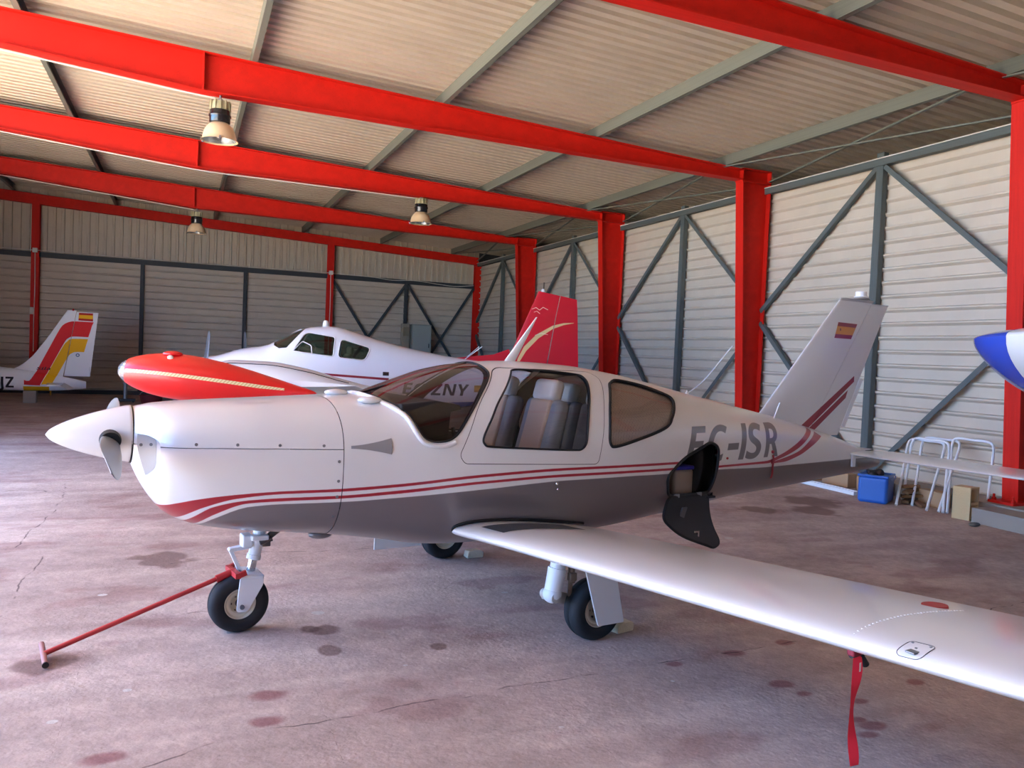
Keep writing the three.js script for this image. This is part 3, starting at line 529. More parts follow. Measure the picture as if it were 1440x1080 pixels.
{
  const inL = (l) => prism(l, .02, 1.2), inR = (l) => prism(l, -1.2, -.02);
  const shell = H.geo(.432, 6.03, 220, 40);
  const body = cut(shell, [prism(wsLoop, -1.2, 1.2), inL(grow(doorLoop, .004)), inR(grow(doorLoop, .004)), inL(rwLoop), inR(rwLoop), inL(bagLoop)]);
  part('fuselage', body, M.livery, plane);
  part('tail_cone_end', new THREE.SphereGeometry(.04, 20, 12).scale(1, 1.25, .75).translate(6.03, .80, 0), M.greyPaint, plane);
  for (const [f, s] of [[inL, 1], [inR, -1]]) {
    const dGeo = cut(cut(H.geo(1.0, 2.5, 110, 40), [f(doorLoop)], true), [f(dwLoop)]);
    const d = part('cabin_door', dGeo, M.livery, plane, 'white gull wing cabin door');
    part('door_window', cut(H.geo(1.2, 2.3, 80, 40, { inset: .006 }), [f(grow(dwLoop, .004))], true), M.glassClear, d);
    part('window_seal', tube(H.edge(dwLoop, s, .001), .0065, 260, true, 6), M.seal, d);
    const q = part('rear_window', cut(H.geo(2.2, 3.1, 80, 40, { inset: .006 }), [f(grow(rwLoop, .004))], true), M.glassClear, plane);
    part('window_seal', tube(H.edge(rwLoop, s, .001), .011, 220, true, 6), M.seal, q);
    // perforated sun screen behind the rear window
    const scr = part('sun_screen', cut(H.geo(2.2, 3.1, 80, 40, { inset: .02 }), [f(grow(rwLoop, .012))], true), sunScreen(), q, 'perforated brown sun screen');
  }
  const ws = part('windscreen', cut(H.geo(.6, 1.6, 110, 48, { inset: .004 }), [prism(wsLoop, -1.2, 1.2)], true), M.glassSmoke, plane, 'smoke tinted wraparound windscreen');
  const sideRun = wsFine.filter(([x, y]) => y < H.F[0](x) - .004);
  const full = [V(sideRun[0][0] - .02, H.F[0](sideRun[0][0] - .02), 0), ...H.edge(sideRun, 1, .001), V(1.475, H.F[0](1.475), 0), ...H.edge([...sideRun].reverse(), -1, .001)];
  part('windscreen_seal', tube(full, .006, 400, true, 6), M.seal, ws);
  // white fairing bead around the front of the windscreen
  const lead = wsFine.filter(([x, y], i) => y < H.F[0](x) - .004 && i < 50), off = lead.map(([x, y], i) => { const a = lead[Math.max(0, i - 1)], b = lead[Math.min(lead.length - 1, i + 1)], L = Math.hypot(b[0] - a[0], b[1] - a[1]); return [x + (b[1] - a[1]) / L * .026, y - (b[0] - a[0]) / L * .026]; });
  const bead = [...H.edge([...off].reverse(), 1, .004), V(off[0][0] - .035, H.F[0](off[0][0] - .035) + .004, 0), ...H.edge(off, -1, .004)];
  part('windscreen_fairing', tube(bead, .0145, 240, false, 10), M.white, plane);
  part('windscreen_post', bar(V(.72, 1.418, 0), V(1.45, 1.628, 0), .03, .012), M.black, ws);
  // inner lining and bulkheads
  const lin = cut(H.geo(.72, 3.3, 120, 36, { inset: .03 }), [prism(wsLoop, -1.2, 1.2), inL(grow(dwLoop, .012)), inR(grow(dwLoop, .012)), inL(grow(rwLoop, .012)), inR(grow(rwLoop, .012)), inL(grow(bagLoop, .006))]);
  part('cabin_lining', lin, M.lining, plane, 'dark cabin lining');
  part('cabin_floor', box(.9, 2.55, .70, .73, -.38, .38), M.lining, plane);
  part('rear_bulkhead', grid(1, 60, (a, b) => a ? V(3.28, 1, 0) : ((t) => H.P(3.28, t <= 1 ? Math.PI * t : Math.PI * (2 - t), t <= 1 ? -1 : 1, .03))(2 * b)), M.lining, plane);
  // instrument panel
  const ip = part('instrument_panel', extrude([[.80, .95], [.80, 1.375], [1.02, 1.40], [1.19, 1.372], [1.20, 1.345], [1.13, 1.33], [1.10, .95]], .90, .01).translate(0, 0, -.45), std(0x1d1a1a, .85), plane, 'black instrument panel and glare shield');
  for (const [y, z] of [[1.24, .30], [1.24, .18], [1.24, .06], [1.12, .30], [1.12, .18], [1.12, .06], [1.24, -.3]]) part('gauge', new THREE.CylinderGeometry(.04, .04, .012, 24).rotateZ(Math.PI / 2).translate(1.122, y, z), std(0x2b2d30, .3), ip);
  for (const z of [.24, -.24]) { const yk = part('control_yoke', merge([cyl(V(1.1, 1.12, z), V(1.32, 1.12, z), .012), tube([V(1.32, 1.2, z + .13), V(1.33, 1.13, z + .12), V(1.32, 1.1, z), V(1.33, 1.13, z - .12), V(1.32, 1.2, z - .13)], .014, 40)]), M.black, plane); }
  // seats
  const cream = std(0xcfc8c0, .55), grey = std(0x77787b, .6), tan = std(0xb49a84, .6);
  const seat = (x, z, lean, col, dy, k) => {
    const s = new THREE.Group(); s.name = 'seat'; s.position.set(x, .73 + dy, z); s.scale.set(1, 1, k); plane.add(s);
    part('cushion', merge([rbox(.46, .13, .42, .045, -.22, .22, 0)]), grey, s);
    const tilt = (g) => g.rotateZ(-lean).translate(0, .27, 0);
    part('backrest', tilt(rbox(.11, .44, .42, .045, .02, .20, 0)), grey, s, 'grey side bolsters');
    part('backrest_insert', tilt(rbox(.06, .40, .25, .025, -.022, .21, 0)), col, s, 'beige leather centre');
    part('headrest', tilt(rbox(.10, .155, .26, .04, -.005, .475, 0)), cream, s, 'pale leather headrest');
    for (const q of [.07, -.07]) part('headrest_post', tilt(cyl(V(.01, .38, q), V(.01, .45, q), .008)), M.chrome, s);
  };
  seat(1.84, .27, .26, tan, 0, 1); seat(1.82, -.27, .26, tan, 0, 1); seat(2.36, .20, .2, grey, -.05, .85); seat(2.36, -.20, .2, grey, -.05, .85);
}
function sunScreen() {
  const a = dataTex(256, 256, (i, j) => { const d = Math.hypot((i % 8) - 3.5, ((j + (Math.floor(i / 8) % 2) * 4) % 8) - 3.5); return gray(d < 1.9 ? 60 : 255); }, false); a.repeat.set(14, 14);
  return std(0xb7a292, .8, { alphaMap: a, transparent: true });
}
/* baggage bay with open door */
{
  part('baggage_liner', merge([box(2.82, 3.46, .66, .675, -.2, .40), box(2.82, 3.46, 1.12, 1.13, -.2, .34), box(2.80, 2.815, .66, 1.13, -.2, .44), box(3.455, 3.47, .66, 1.13, -.2, .36), box(2.8, 3.47, .66, 1.13, -.21, -.2)]), std(0x121116, .8), plane, 'black baggage bay liner');
  part('baggage_seal', tube(H.edge(dense(bagLoop), 1, .002), .012, 260, true, 6), M.seal, plane);
  const hinge = V(2.90, .712, H.z(2.9, .712)), hinge2 = V(3.41, .69, H.z(3.41, .69));
  const ax = hinge2.clone().sub(hinge).normalize();
  const d = new THREE.Group(); d.name = 'baggage_door'; d.userData.label = 'black lined baggage door hanging open'; plane.add(d);
  const out = V(0, 0, 1).addScaledVector(ax, -V(0, 0, 1).dot(ax)).normalize(), dn = ax.clone().cross(out).multiplyScalar(-1); if (dn.y > 0) dn.multiplyScalar(-1);
  const lie = dn.clone().multiplyScalar(.93).addScaledVector(out, .37).normalize();
  const put = ([x, y], h) => { const u = (x - 2.90), v = (y - (.712 - (x - 2.9) * .043)); const nrm = lie.clone().cross(ax).normalize(); if (nrm.z < 0) nrm.multiplyScalar(-1); const bulge = .05 * Math.sin(Math.min(Math.max(v / .38, 0), 1) * Math.PI * .9); return hinge.clone().addScaledVector(ax, u).addScaledVector(lie, v).addScaledVector(nrm, h - bulge).addScaledVector(out, .012); };
  const loop = dense(bagLoop, .02), cen = [3.18, .87];
  const plate = (h, k) => grid(8, loop.length, (a, b) => { const p = loop[Math.round(b * loop.length) % loop.length]; const s = 1 - a; return put([cen[0] + (p[0] - cen[0]) * s * k, cen[1] + (p[1] - cen[1]) * s * k], h); });
  part('door_skin', plate(-.012, 1), M.livery.clone ? M.greyPaint : M.greyPaint, d);
  part('door_lining', plate(.012, .985), std(0x17171c, .55), d, 'black door lining');
  part('door_rim', tube(loop.map((p) => put(p, 0)), .013, 260, true, 8), M.seal, d);
  const q = put([3.05, .83], .022), r2 = put([3.17, .97], .022);
  part('latch_plate', rbox(.05, .10, .012, .004).rotateX(.35).translate(q.x, q.y, q.z), std(0x5b5c60, .4), d);
  part('latch', merge([rbox(.05, .014, .014, .004).translate(r2.x, r2.y, r2.z), rbox(.014, .05, .014, .004).translate(r2.x + .02, r2.y - .02, r2.z)]), M.chrome, d);
  for (const x of [2.99, 3.27]) { const p = hinge.clone().lerp(hinge2, (x - 2.9) / .51); part('hinge', rbox(.06, .03, .02, .005).translate(p.x, p.y + .004, p.z + .012), M.steel, d); }
}
/* wings */
const wingY = (z) => .588 + .0837 * (Math.abs(z) - .62), wingX = (z) => 1.155 - .018 * (Math.abs(z) - .62);
for (const s of [1, -1]) {
  const secs = [];
  for (let i = 0; i <= 30; i++) {
    const z = .50 + 3.75 * i / 30, cuff = Math.exp(-(((z - .5) / .30) ** 2)) * .02;
    secs.push({ chord: 1.09 + cuff, thick: .225, at: (c, h) => V(wingX(z) - cuff + c, wingY(z) + .03 + h - .06 * c, s * z) });
  }
  const W = part('wing', wing(secs, { camber: .17 * .12, n: 34 }), M.white, plane, 'white wing');
  const tip = [];
  for (let i = 0; i <= 14; i++) { const a = i / 14, z = 4.25 + .34 * a - .05 * a * a; tip.push({ chord: 1.09 - .34 * a * a, thick: .225 * (1 - .85 * a ** 1.6), at: (c, h) => V(wingX(4.25) + .26 * a * a + c, wingY(4.25) + .03 + .20 * a ** 1.7 + h - .06 * c, s * z) }); }
  part('wing_tip', wing(tip, { camber: .17 * .12, n: 34 }), M.white, W);
  // black rubber seal along the root
  const rootRun = []; for (let k = 0; k <= 40; k++) { const t = (k / 40) ** 1.5 * .9; const z0 = .66, cuff = Math.exp(-(((z0 - .5) / .30) ** 2)) * .02, ch = 1.09 + cuff; const h = foil(t, .0204)[0] * .225; let p = V(wingX(z0) - cuff + t * ch, wingY(z0) + .03 + h - .06 * t * ch + .004, 0); p.z = s * Math.max(H.z(p.x, p.y) + .006, .5); rootRun.push(p); }
  const under = []; for (let k = 8; k >= 1; k--) { const t = (k / 40) ** 1.5 * .9, cuff = Math.exp(-((.16 / .30) ** 2)) * .02, ch = 1.09 + cuff; const h = foil(t, .0204)[1] * .225; const p = V(wingX(.66) - cuff + t * ch, wingY(.66) + .03 + h - .06 * t * ch - .004, 0); p.z = s * Math.max(H.z(p.x, p.y) + .006, .45); under.push(p); }
  part('root_seal', tube([...under, ...rootRun], .0085, 160, false, 8), M.seal, W);
  const onWing = (x, z, lift) => { const cuff = Math.exp(-(((z - .5) / .30) ** 2)) * .02, ch = 1.09 + cuff, t = Math.min(Math.max((x - wingX(z) + cuff) / ch, 0), 1), th = .225; return V(x, wingY(z) + .03 + foil(t, .0204)[0] * th - .06 * t * ch + lift, s * z); };
  part('walkway_pad', grid(30, 10, (a, b) => onWing(1.235 + .6 * a, .69 + .26 * b - .02 * a, .003)), std(0x2e3034, .95, { bumpMap: fineBump, bumpScale: .003 }), W, 'black anti slip walkway');
  const cap = onWing(1.80, 3.13, .002);
  part('fuel_cap', new THREE.CylinderGeometry(.045, .047, .008, 28).rotateX(-.07 * s).translate(cap.x, cap.y, cap.z), std(0x9b2a2a, .5), W, 'red fuel filler cap');
  const riv = []; for (let k = 0; k < 34; k++) { const x = 1.145 + .70 * k / 33, p = onWing(x, 3.26 - .05 * k / 33, .0006); riv.push(new THREE.SphereGeometry(.0042, 6, 4).scale(1, .5, 1).translate(p.x, p.y, p.z)); }
  part('rivet_row', merge(riv), M.whiteSatin, W);
  const plateAt = (x0, x1, z0, z1, lift) => grid(10, 8, (a, b) => onWing(x0 + (x1 - x0) * a, z0 + (z1 - z0) * b, lift));
  const rimPts = []; const rect = roundLoop([[1.107, 3.42], [1.19, 3.42], [1.19, 3.50], [1.107, 3.50]], .02, 4); for (const [x, z] of dense(rect, .01)) rimPts.push(onWing(x, z, .0008));
  part('inspection_cover', plateAt(1.11, 1.188, 3.422, 3.498, .001), M.white, W);
  part('cover_gap', tube(rimPts, .0012, 200, true, 5), std(0x55575a, .6), W);
  { const p = onWing(1.125, 3.465, .004); part('stall_vane', rbox(.03, .006, .03, .002).translate(p.x, p.y, p.z), M.steel, W); }
  for (const [x, z] of [[1.178, 3.432], [1.178, 3.488], [1.15, 3.46]]) { const p = onWing(x, z, .002); part('screw', new THREE.CylinderGeometry(.004, .004, .003, 10).translate(p.x, p.y, p.z), M.steel, W); }
}
/* pitot tube under the wing that carries the ribbon */
part('pitot_tube', merge([cyl(V(1.30, .72, 3.2), V(1.26, .765, 3.2), .012), cyl(V(1.22, .765, 3.2), V(1.40, .765, 3.2), .011)]), M.rubber, plane);

/* fin, rudder, stabilator */
const FB = [4.1, 6.2, 1.0, 2.45];
const finTex = canvasTex(1024, 768, (c, w, h) => {
  const X = (x) => (x - FB[0]) / (FB[1] - FB[0]) * w, Y = (y) => (1 - (y - FB[2]) / (FB[3] - FB[2])) * h;
  c.fillStyle = '#dfdfdd'; c.fillRect(0, 0, w, h);
  const poly = (p, col) => { c.fillStyle = col; c.beginPath(); p.forEach(([x, y], i) => i ? c.lineTo(X(x), Y(y)) : c.moveTo(X(x), Y(y))); c.closePath(); c.fill(); };
  poly([[4.70, 1.06], [4.828, 1.14], [5.61, 1.628], [5.615, 1.574], [4.944, 1.126], [4.85, 1.06]], '#94182c');
  poly([[4.86, 1.06], [4.936, 1.113], [5.527, 1.493], [5.502, 1.419], [5.043, 1.111], [4.97, 1.06]], '#94182c');
  poly([[5.315, 2.12], [5.596, 2.116], [5.515, 1.972], [5.267, 1.973]], '#8e1a26');
  poly([[5.303, 2.084], [5.577, 2.081], [5.535, 2.008], [5.279, 2.009]], '#d58d1a');
  c.fillStyle = '#7a3a1e'; c.fillRect(X(5.34), Y(2.065), 9, 12);
});
M.fin = phys(0xffffff, .28, { map: finTex, clearcoat: .6, clearcoatRoughness: .12 });
{
  const fuv = (p) => [(p.x - FB[0]) / (FB[1] - FB[0]), (p.y - FB[2]) / (FB[3] - FB[2])];
  const le = (y) => 4.351 + (y - 1.283) * (5.345 - 4.351) / (2.34 - 1.283), hg = (y) => 5.034 + (y - 1.152) * (5.834 - 5.034) / (2.306 - 1.152), te = (y) => 5.415 + (y - 1.061) * (6.068 - 5.415) / (2.308 - 1.061);
  const secs = (lo, hi, top = 0) => { const o = []; for (let i = 0; i <= 18; i++) { const y = lo + (hi - lo) * i / 18, L = le(y), c = te(y) - L; o.push({ chord: c, thick: .10 * c, at: (q, h) => V(L + q, y - (top * q), h) }); } return o; };
  const cutT = (a, b) => ({ t0: a, t1: b, n: 24, uvfn: fuv });
  part('fin', wing(secs(1.02, 2.325), cutT(0, .632)), M.fin, plane, 'white swept fin with a red and yellow flag');
  part('rudder', wing(secs(1.07, 2.31), cutT(.637, 1)), M.fin, plane);
  part('fin_cap', wing(secs(2.326, 2.35), { t0: 0, t1: .66, n: 20 }), std(0xb9b6b4, .4), plane, 'grey fin tip fairing');
  part('rudder_horn', box(5.72, 6.05, 2.312, 2.32, -.02, .02), M.whiteSatin, plane);
  const tab = part('trim_tab', bar(V(5.725, 1.60, 0), V(5.49, 1.15, 0), .006, .05, V(1, 0, 0)), M.whiteSatin, plane);
  const bc = part('beacon', lathe([[0, 0], [.062, 0], [.062, .01], [.052, .015], [.052, .05], [.048, .058], [0, .06]], 28).translate(5.65, 2.37, 0), M.white, plane);
  part('beacon_base', lathe([[0, 0], [.09, 0], [.08, .012], [.06, .016], [0, .016]], 28).translate(5.65, 2.352, 0), std(0xa7a5a2, .5), bc);
  for (const s of [1, -1]) {
    const o = []; for (let i = 0; i <= 10; i++) { const z = .10 + 1.62 * i / 10; o.push({ chord: .70, thick: .078, at: (c, h) => V(5.44 + c, .905 + h, s * z) }); }
    const st = part('stabilator', wing(o, { n: 26 }), M.white, plane, 'white all moving tailplane');
    const e = []; for (let i = 0; i <= 6; i++) { const a = i / 6; e.push({ chord: .70 - .12 * a * a, thick: .078 * (1 - .9 * a * a), at: (c, h) => V(5.44 + .08 * a * a + c, .905 + h, s * (1.72 + .045 * a)) }); }
    part('stabilator_tip', wing(e, { n: 26 }), M.white, st);
    part('hinge_bracket', rbox(.05, .12, .02, .006, 5.46, .85, s * .155), M.whiteSatin, st);
    part('tail_light_tab', rbox(.04, .03, .01, .003, 5.52, .80, s * .145), M.steel, st);
  }
}
/* antennas, probes, tags */
{
  const blade = grid(12, 14, (a, b) => { const q = b * 2 * Math.PI, w = .045 * (1 - a) + .006 * a, t = .012 * (1 - a) + .003; return V(1.80 + .21 * a + Math.cos(q) * w, 1.648 + .32 * a, Math.sin(q) * t); });
  part('blade_antenna', blade, M.white, plane);
  part('whip_antenna', merge([tube([V(3.48, 1.435, 0), V(3.55, 1.47, 0), V(3.66, 1.54, 0), V(3.98, 1.845, 0)], .005, 40), new THREE.ConeGeometry(.022, .05, 16).translate(3.49, 1.445, 0)]), M.whiteSatin, plane);
  part('tail_antenna', cyl(V(4.42, yAt(4.42, .1) - .01, .10), V(4.485, 1.375, .10), .008, .006), M.whiteSatin, plane);
  part('outside_probe', merge([new THREE.SphereGeometry(.012, 12, 8).translate(1.83, .881, H.z(1.83, .881)), new THREE.SphereGeometry(.01, 12, 8).translate(1.842, .843, H.z(1.842, .843))]), M.chrome, plane);
  part('static_port_pin', new THREE.SphereGeometry(.012, 12, 8).scale(1, .8, .6).translate(3.546, .965, H.z(3.546, .965) + .004), std(0x9d2230, .5), plane);
  const tx = 4.19; const tagPts = (z) => z;
  part('static_tag', grid(10, 2, (a, b) => { const y = .96 - .20 * a, x = 4.17 + .03 * a + .028 * (b - .5); return V(x, y, H.z(x, Math.max(y, .70)) + .008 + .004 * Math.sin(a * 9)); }), std(0x9d3038, .8), plane, 'small red tag');
  part('tail_static_pin', new THREE.SphereGeometry(.014, 12, 8).translate(4.17, .985, H.z(4.17, .985) + .004), std(0x9d2230, .5), plane);
  part('belly_plate', box(.80, 1.12, .43, .54, -.006, .006).rotateX(0).translate(0, 0, .10), M.whiteSatin, plane, 'white plate hanging under the belly');
  part('exhaust_fairing', new THREE.SphereGeometry(1, 20, 12).scale(.075, .03, .05).translate(.43, .575, .16), M.greyPaint, plane);
}
/* landing gear */
function wheel(r, w, rimR, parent, x, y, z, name) {
  const g = new THREE.Group(); g.name = name; g.position.set(x, y, z); parent.add(g);
  const b = w / 2, prof = [[rimR, -b * .72], [rimR + .012, -b * .86], [r * .72, -b * .99], [r * .86, -b * .97], [r * .95, -b * .74], [r * .985, -b * .5], [r, -b * .3], [r, -b * .14], [r - .006, -b * .12], [r - .006, -b * .02], [r, 0]];
  const full = [...prof, ...prof.slice(0, -1).reverse().map(([a, c]) => [a, -c])];
  part('tyre', lathe(full, 64).rotateX(Math.PI / 2), M.rubber, g);
  part('rim', merge([1, -1].map((s) => lathe([[.018, b * .34 * s], [rimR * .55, b * .34 * s], [rimR * .62, b * .62 * s], [rimR * .8, b * .70 * s], [rimR * .84, b * .60 * s], [rimR * .93, b * .62 * s], [rimR * 1.0, b * .82 * s], [rimR * 1.06, b * .80 * s]], 48).rotateX(Math.PI / 2))), M.rim, g, 'cream wheel rim');
  part('hub', merge([cyl(V(0, 0, -b * .8), V(0, 0, b * .8), .024), ...Array.from({ length: 6 }, (_, i) => cyl(V(.048 * Math.cos(i * 1.047), .048 * Math.sin(i * 1.047), -b * .45), V(.048 * Math.cos(i * 1.047), .048 * Math.sin(i * 1.047), b * .45), .007, .007, 6))]), std(0x4a3c34, .6), g);
  return g;
}
{
  const n = new THREE.Group(); n.name = 'nose_gear'; plane.add(n);
  wheel(.172, .125, .085, n, 0, .170, 0, 'nose_wheel');
  const top = V(.115, .60, 0), low = V(.062, .335, 0);
  const up = low.clone().sub(top).normalize();
  part('strut_sleeve', merge([cyl(top, top.clone().lerp(low, .66), .036), cyl(top.clone().lerp(low, .58), top.clone().lerp(low, .68), .042), cyl(top.clone().lerp(low, .22), top.clone().lerp(low, .34), .046)]), M.whiteSatin, n);
  part('strut_piston', cyl(top.clone().lerp(low, .6), low, .026), M.chrome, n, 'bright chrome piston');
  part('steering_collar', merge([rbox(.06, .075, .09, .01, .035, .535, .0), rbox(.10, .03, .05, .008, .10, .555, .05)]), M.whiteSatin, n);
  part('retract_strut', merge([cyl(V(.12, .52, .02), V(.23, .60, .02), .02), cyl(V(.10, .525, .06), V(.17, .545, .06), .014), rbox(.05, .035, .07, .006, .14, .515, .02)]), std(0x5a5450, .55, { metalness: .4 }), n);
  part('torque_link', merge([bar(V(.06, .50, .012), V(-.055, .485, .012), .02, .022), bar(V(.06, .50, -.012), V(-.055, .485, -.012), .02, .022), bar(V(-.055, .485, 0), V(.0, .36, 0), .034, .020, V(1, 0, 0)), cyl(V(-.055, .485, -.026), V(-.055, .485, .026), .011)]), M.whiteSatin, n);
  part('fork_crown', rbox(.135, .026, .20, .01).rotateZ(-.12).translate(.055, .338, 0), M.whiteSatin, n);
  for (const s of [1, -1]) part('fork_leg', extrude(roundLoop([[-.012, .345], [.118, .338], [.122, .29], [.034, .135], [-.03, .135], [-.022, .25]], .02, 4), .012, .002).translate(0, 0, s * .088 - .006), M.whiteSatin, n);
  part('axle_nut', merge([cyl(V(0, .165, -.105), V(0, .165, .105), .014, .014, 8)]), M.steel, n);
  part('tow_lug', merge([cyl(V(-.005, .352, -.06), V(-.005, .352, .06), .012)]), M.steel, n);
}
for (const s of [1, -1]) {
  const m = new THREE.Group(); m.name = 'main_gear'; plane.add(m);
  const zc = s > 0 ? .99 : -1.06;
  wheel(.185, .15, .095, m, 1.865, .183, zc, 'main_wheel');
  const a = V(1.635, .60, zc - s * .02), b = V(1.575, .30, zc - s * .02);
  part('gear_leg', merge([cyl(a, a.clone().lerp(b, .55), .046), cyl(a.clone().lerp(b, .5), b, .056, .05), new THREE.SphereGeometry(.056, 20, 12).translate(b.x, b.y, b.z)]), M.whiteSatin, m);
  part('trailing_arm', merge([bar(V(1.565, .285, zc - s * .085), V(1.87, .183, zc - s * .10), .03, .07), cyl(V(1.865, .183, zc - s * .11), V(1.865, .183, zc + s * .1), .016), cyl(V(1.57, .285, zc - s * .1), V(1.57, .285, zc + s * .03), .03)]), std(0xb8b2a8, .5), m);
  part('shock_absorber', merge([cyl(V(1.67, .56, zc + s * .02), V(1.70, .36, zc), .02), cyl(V(1.69, .42, zc), V(1.71, .27, zc - s * .03), .014), rbox(.05, .05, .04, .008, 1.685, .40, zc + s * .02)]), std(0x77685a, .5, { metalness: .4 }), m);
  part('gear_door', extrude(roundLoop([[1.675, .60], [1.905, .60], [2.028, .106], [1.832, .106]], .012, 3), .012, .002).translate(0, 0, zc + s * .098 - .006), M.white, m, 'white gear door plate');
  part('door_link', merge([cyl(V(1.70, .45, zc), V(1.74, .45, zc + s * .09), .009)]), M.steel, m);
}

/* ------------------------------------------------------------------ the white twin with red tip tank and red tail (world frame, nose towards -x) */
{
  const mx = pchip([-10.5, -10, -9, -8, -7, -6, -5, -4, -3, -2.5, -2], [-2.9, -2.37, -1.33, -.32, .66, 1.61, 2.54, 3.43, 4.3, 4.73, 5.15]);
  const t = thing('twin_aircraft', 'white twin engine aircraft with red tip tanks, red fin and green tinted windows', 'aircraft', [-7.7, 0, 13.15], R(-12));
  const S0 = [[-9.95, 1.14, .98, 1.06, .06, 2, 2], [-9.85, 1.22, .90, 1.06, .17, 2, 2], [-9.6, 1.33, .80, 1.06, .30, 2.1, 2.1], [-9.2, 1.43, .70, 1.08, .43, 2.2, 2.2], [-8.9, 1.47, .67, 1.09, .47, 2.2, 2.3], [-8.5, 1.60, .63, 1.10, .52, 2.3, 2.4], [-8.1, 1.68, .60, 1.11, .55, 2.3, 2.5],
    [-7.85, 1.82, .59, 1.12, .565, 2.3, 2.5], [-7.6, 1.94, .585, 1.12, .575, 2.3, 2.5], [-7.3, 2.01, .58, 1.13, .58, 2.3, 2.5], [-7.05, 2.02, .58, 1.13, .58, 2.3, 2.5], [-6.75, 1.96, .585, 1.13, .575, 2.3, 2.5], [-6.45, 1.875, .59, 1.13, .565, 2.2, 2.4], [-5.96, 1.76, .62, 1.13, .53, 2.2, 2.3], [-5.45, 1.67, .67, 1.13, .47, 2.1, 2.2], [-4.93, 1.60, .74, 1.14, .40, 2, 2.1], [-4.2, 1.53, .85, 1.16, .30, 2, 2], [-3.4, 1.46, .98, 1.20, .18, 2, 2], [-2.75, 1.40, 1.12, 1.25, .08, 2, 2], [-2.5, 1.36, 1.18, 1.27, .03, 2, 2]].map((s) => [mx(s[0]), ...s.slice(1)]);
  const TB = [-3.0, 5.0, .5, 2.1], TH = hull(S0, TB), L = (pts) => pts.map(([x, y, r]) => [mx(x) + .10, y]);
  const tex = canvasTex(2048, 1024, (c, w, h) => {
    c.fillStyle = '#e6e9ee'; c.fillRect(0, 0, w, h);
    for (const side of [1, -1]) {
      const X = (x) => (mx(x) + .10 - TB[0]) / (TB[1] - TB[0]) * w, Y = (y) => (side > 0 ? 0 : h / 2) + (1 - (y - TB[2]) / (TB[3] - TB[2])) * h / 2;
      const band = (p, col) => { c.fillStyle = col; c.beginPath(); p.forEach(([x, y], i) => i ? c.lineTo(X(x), Y(y)) : c.moveTo(X(x), Y(y))); c.closePath(); c.fill(); };
      band([[-9.9, 1.345], [-7.66, 1.295], [-6.22, 1.235], [-6.22, 1.20], [-7.66, 1.262], [-9.9, 1.31]], '#8f1c30');
      band([[-10.4, .98], [-8, .86], [-6, .84], [-4.2, .90], [-2.5, 1.12], [-2.5, .4], [-10.4, .4]], '#26459a');
      band([[-5.1, 1.80], [-4.3, 1.53], [-3.6, 1.40], [-2.4, 1.30], [-2.4, 1.80]], '#c9142a');
      c.save(); c.translate(X(side > 0 ? -6.02 : -4.85), Y(.985)); c.fillStyle = '#24242a'; c.font = 'bold 84px sans-serif'; const tw = c.measureText('EC-ZNY').width, want = X(-4.85) - X(-6.02); c.scale((side > 0 ? 1 : -1) * want / tw, 1); c.transform(1, 0, -.15, 1, 0, 0); c.fillText('EC-ZNY', 0, 0); c.restore();
      c.fillStyle = '#b5871f'; c.fillRect(X(-4.72), Y(1.16), X(-4.50) - X(-4.72), Y(1.05) - Y(1.16)); c.fillStyle = '#d8a63a'; c.fillRect(X(-4.72), Y(1.13), X(-4.50) - X(-4.72), Y(1.08) - Y(1.13));
      c.fillStyle = '#1c1c22'; c.fillRect(X(-6.32), Y(1.33), 24, 18);
    }
  });
  const mBody = phys(0xffffff, .25, { map: tex, clearcoat: .7, clearcoatRoughness: .1 });
  const wsP = L([[-8.12, 1.95], [-8.07, 1.68], [-7.98, 1.635], [-7.86, 1.65], [-7.66, 1.895], [-7.60, 1.97], [-7.60, 2.2], [-8.2, 2.2]]);
  const w1 = roundLoop(L([[-7.77, 1.60], [-7.60, 1.875], [-7.53, 1.905], [-7.11, 1.85], [-7.13, 1.535]]), .05, 5), w2 = roundLoop(L([[-7.02, 1.825], [-6.53, 1.70], [-6.62, 1.495], [-7.06, 1.528]]), .07, 6);
  const pL = (l) => prism(l, .02, 1.2), pR = (l) => prism(l, -1.2, -.02);
  part('fuselage', cut(TH.geo(S0[0][0], S0[S0.length - 1][0], 150, 36), [prism(wsP, -1.2, 1.2), pL(w1), pR(w1), pL(w2), pR(w2)]), mBody, t);
  part('cabin_lining', cut(TH.geo(-1.0, 1.9, 60, 30, { inset: .03 }), [prism(wsP, -1.2, 1.2), pL(grow(w1, .01)), pR(grow(w1, .01)), pL(grow(w2, .01)), pR(grow(w2, .01))]), std(0x55605e, .8), t);
  const ws = part('windscreen', cut(TH.geo(-.7, .4, 40, 40, { inset: .005 }), [prism(wsP, -1.2, 1.2)], true), M.glassGreen, t, 'green tinted windscreen');
  part('centre_post', bar(V(-.32, 1.72, 0), V(.1, 1.955, 0), .04, .02), M.white, ws);
  for (const [f, s] of [[pL, 1], [pR, -1]]) {
    for (const [l, n] of [[w1, 'cockpit_window'], [w2, 'cabin_window']]) {
      const q = part(n, cut(TH.geo(-.3, 1.4, 60, 36, { inset: .005 }), [f(grow(l, .004))], true), M.glassGreen, t, 'green tinted side window');
      part('window_frame', tube(TH.edge(dense(l), s, .002), .009, 160, true, 6), M.white, q);
    }
    const vw = roundLoop(L([[-7.76, 1.605], [-7.62, 1.76], [-7.48, 1.70], [-7.46, 1.565]]), .03, 4);
    part('vent_window_frame', tube(TH.edge(dense(vw), s, .004), .008, 120, true, 6), M.white, t);
  }
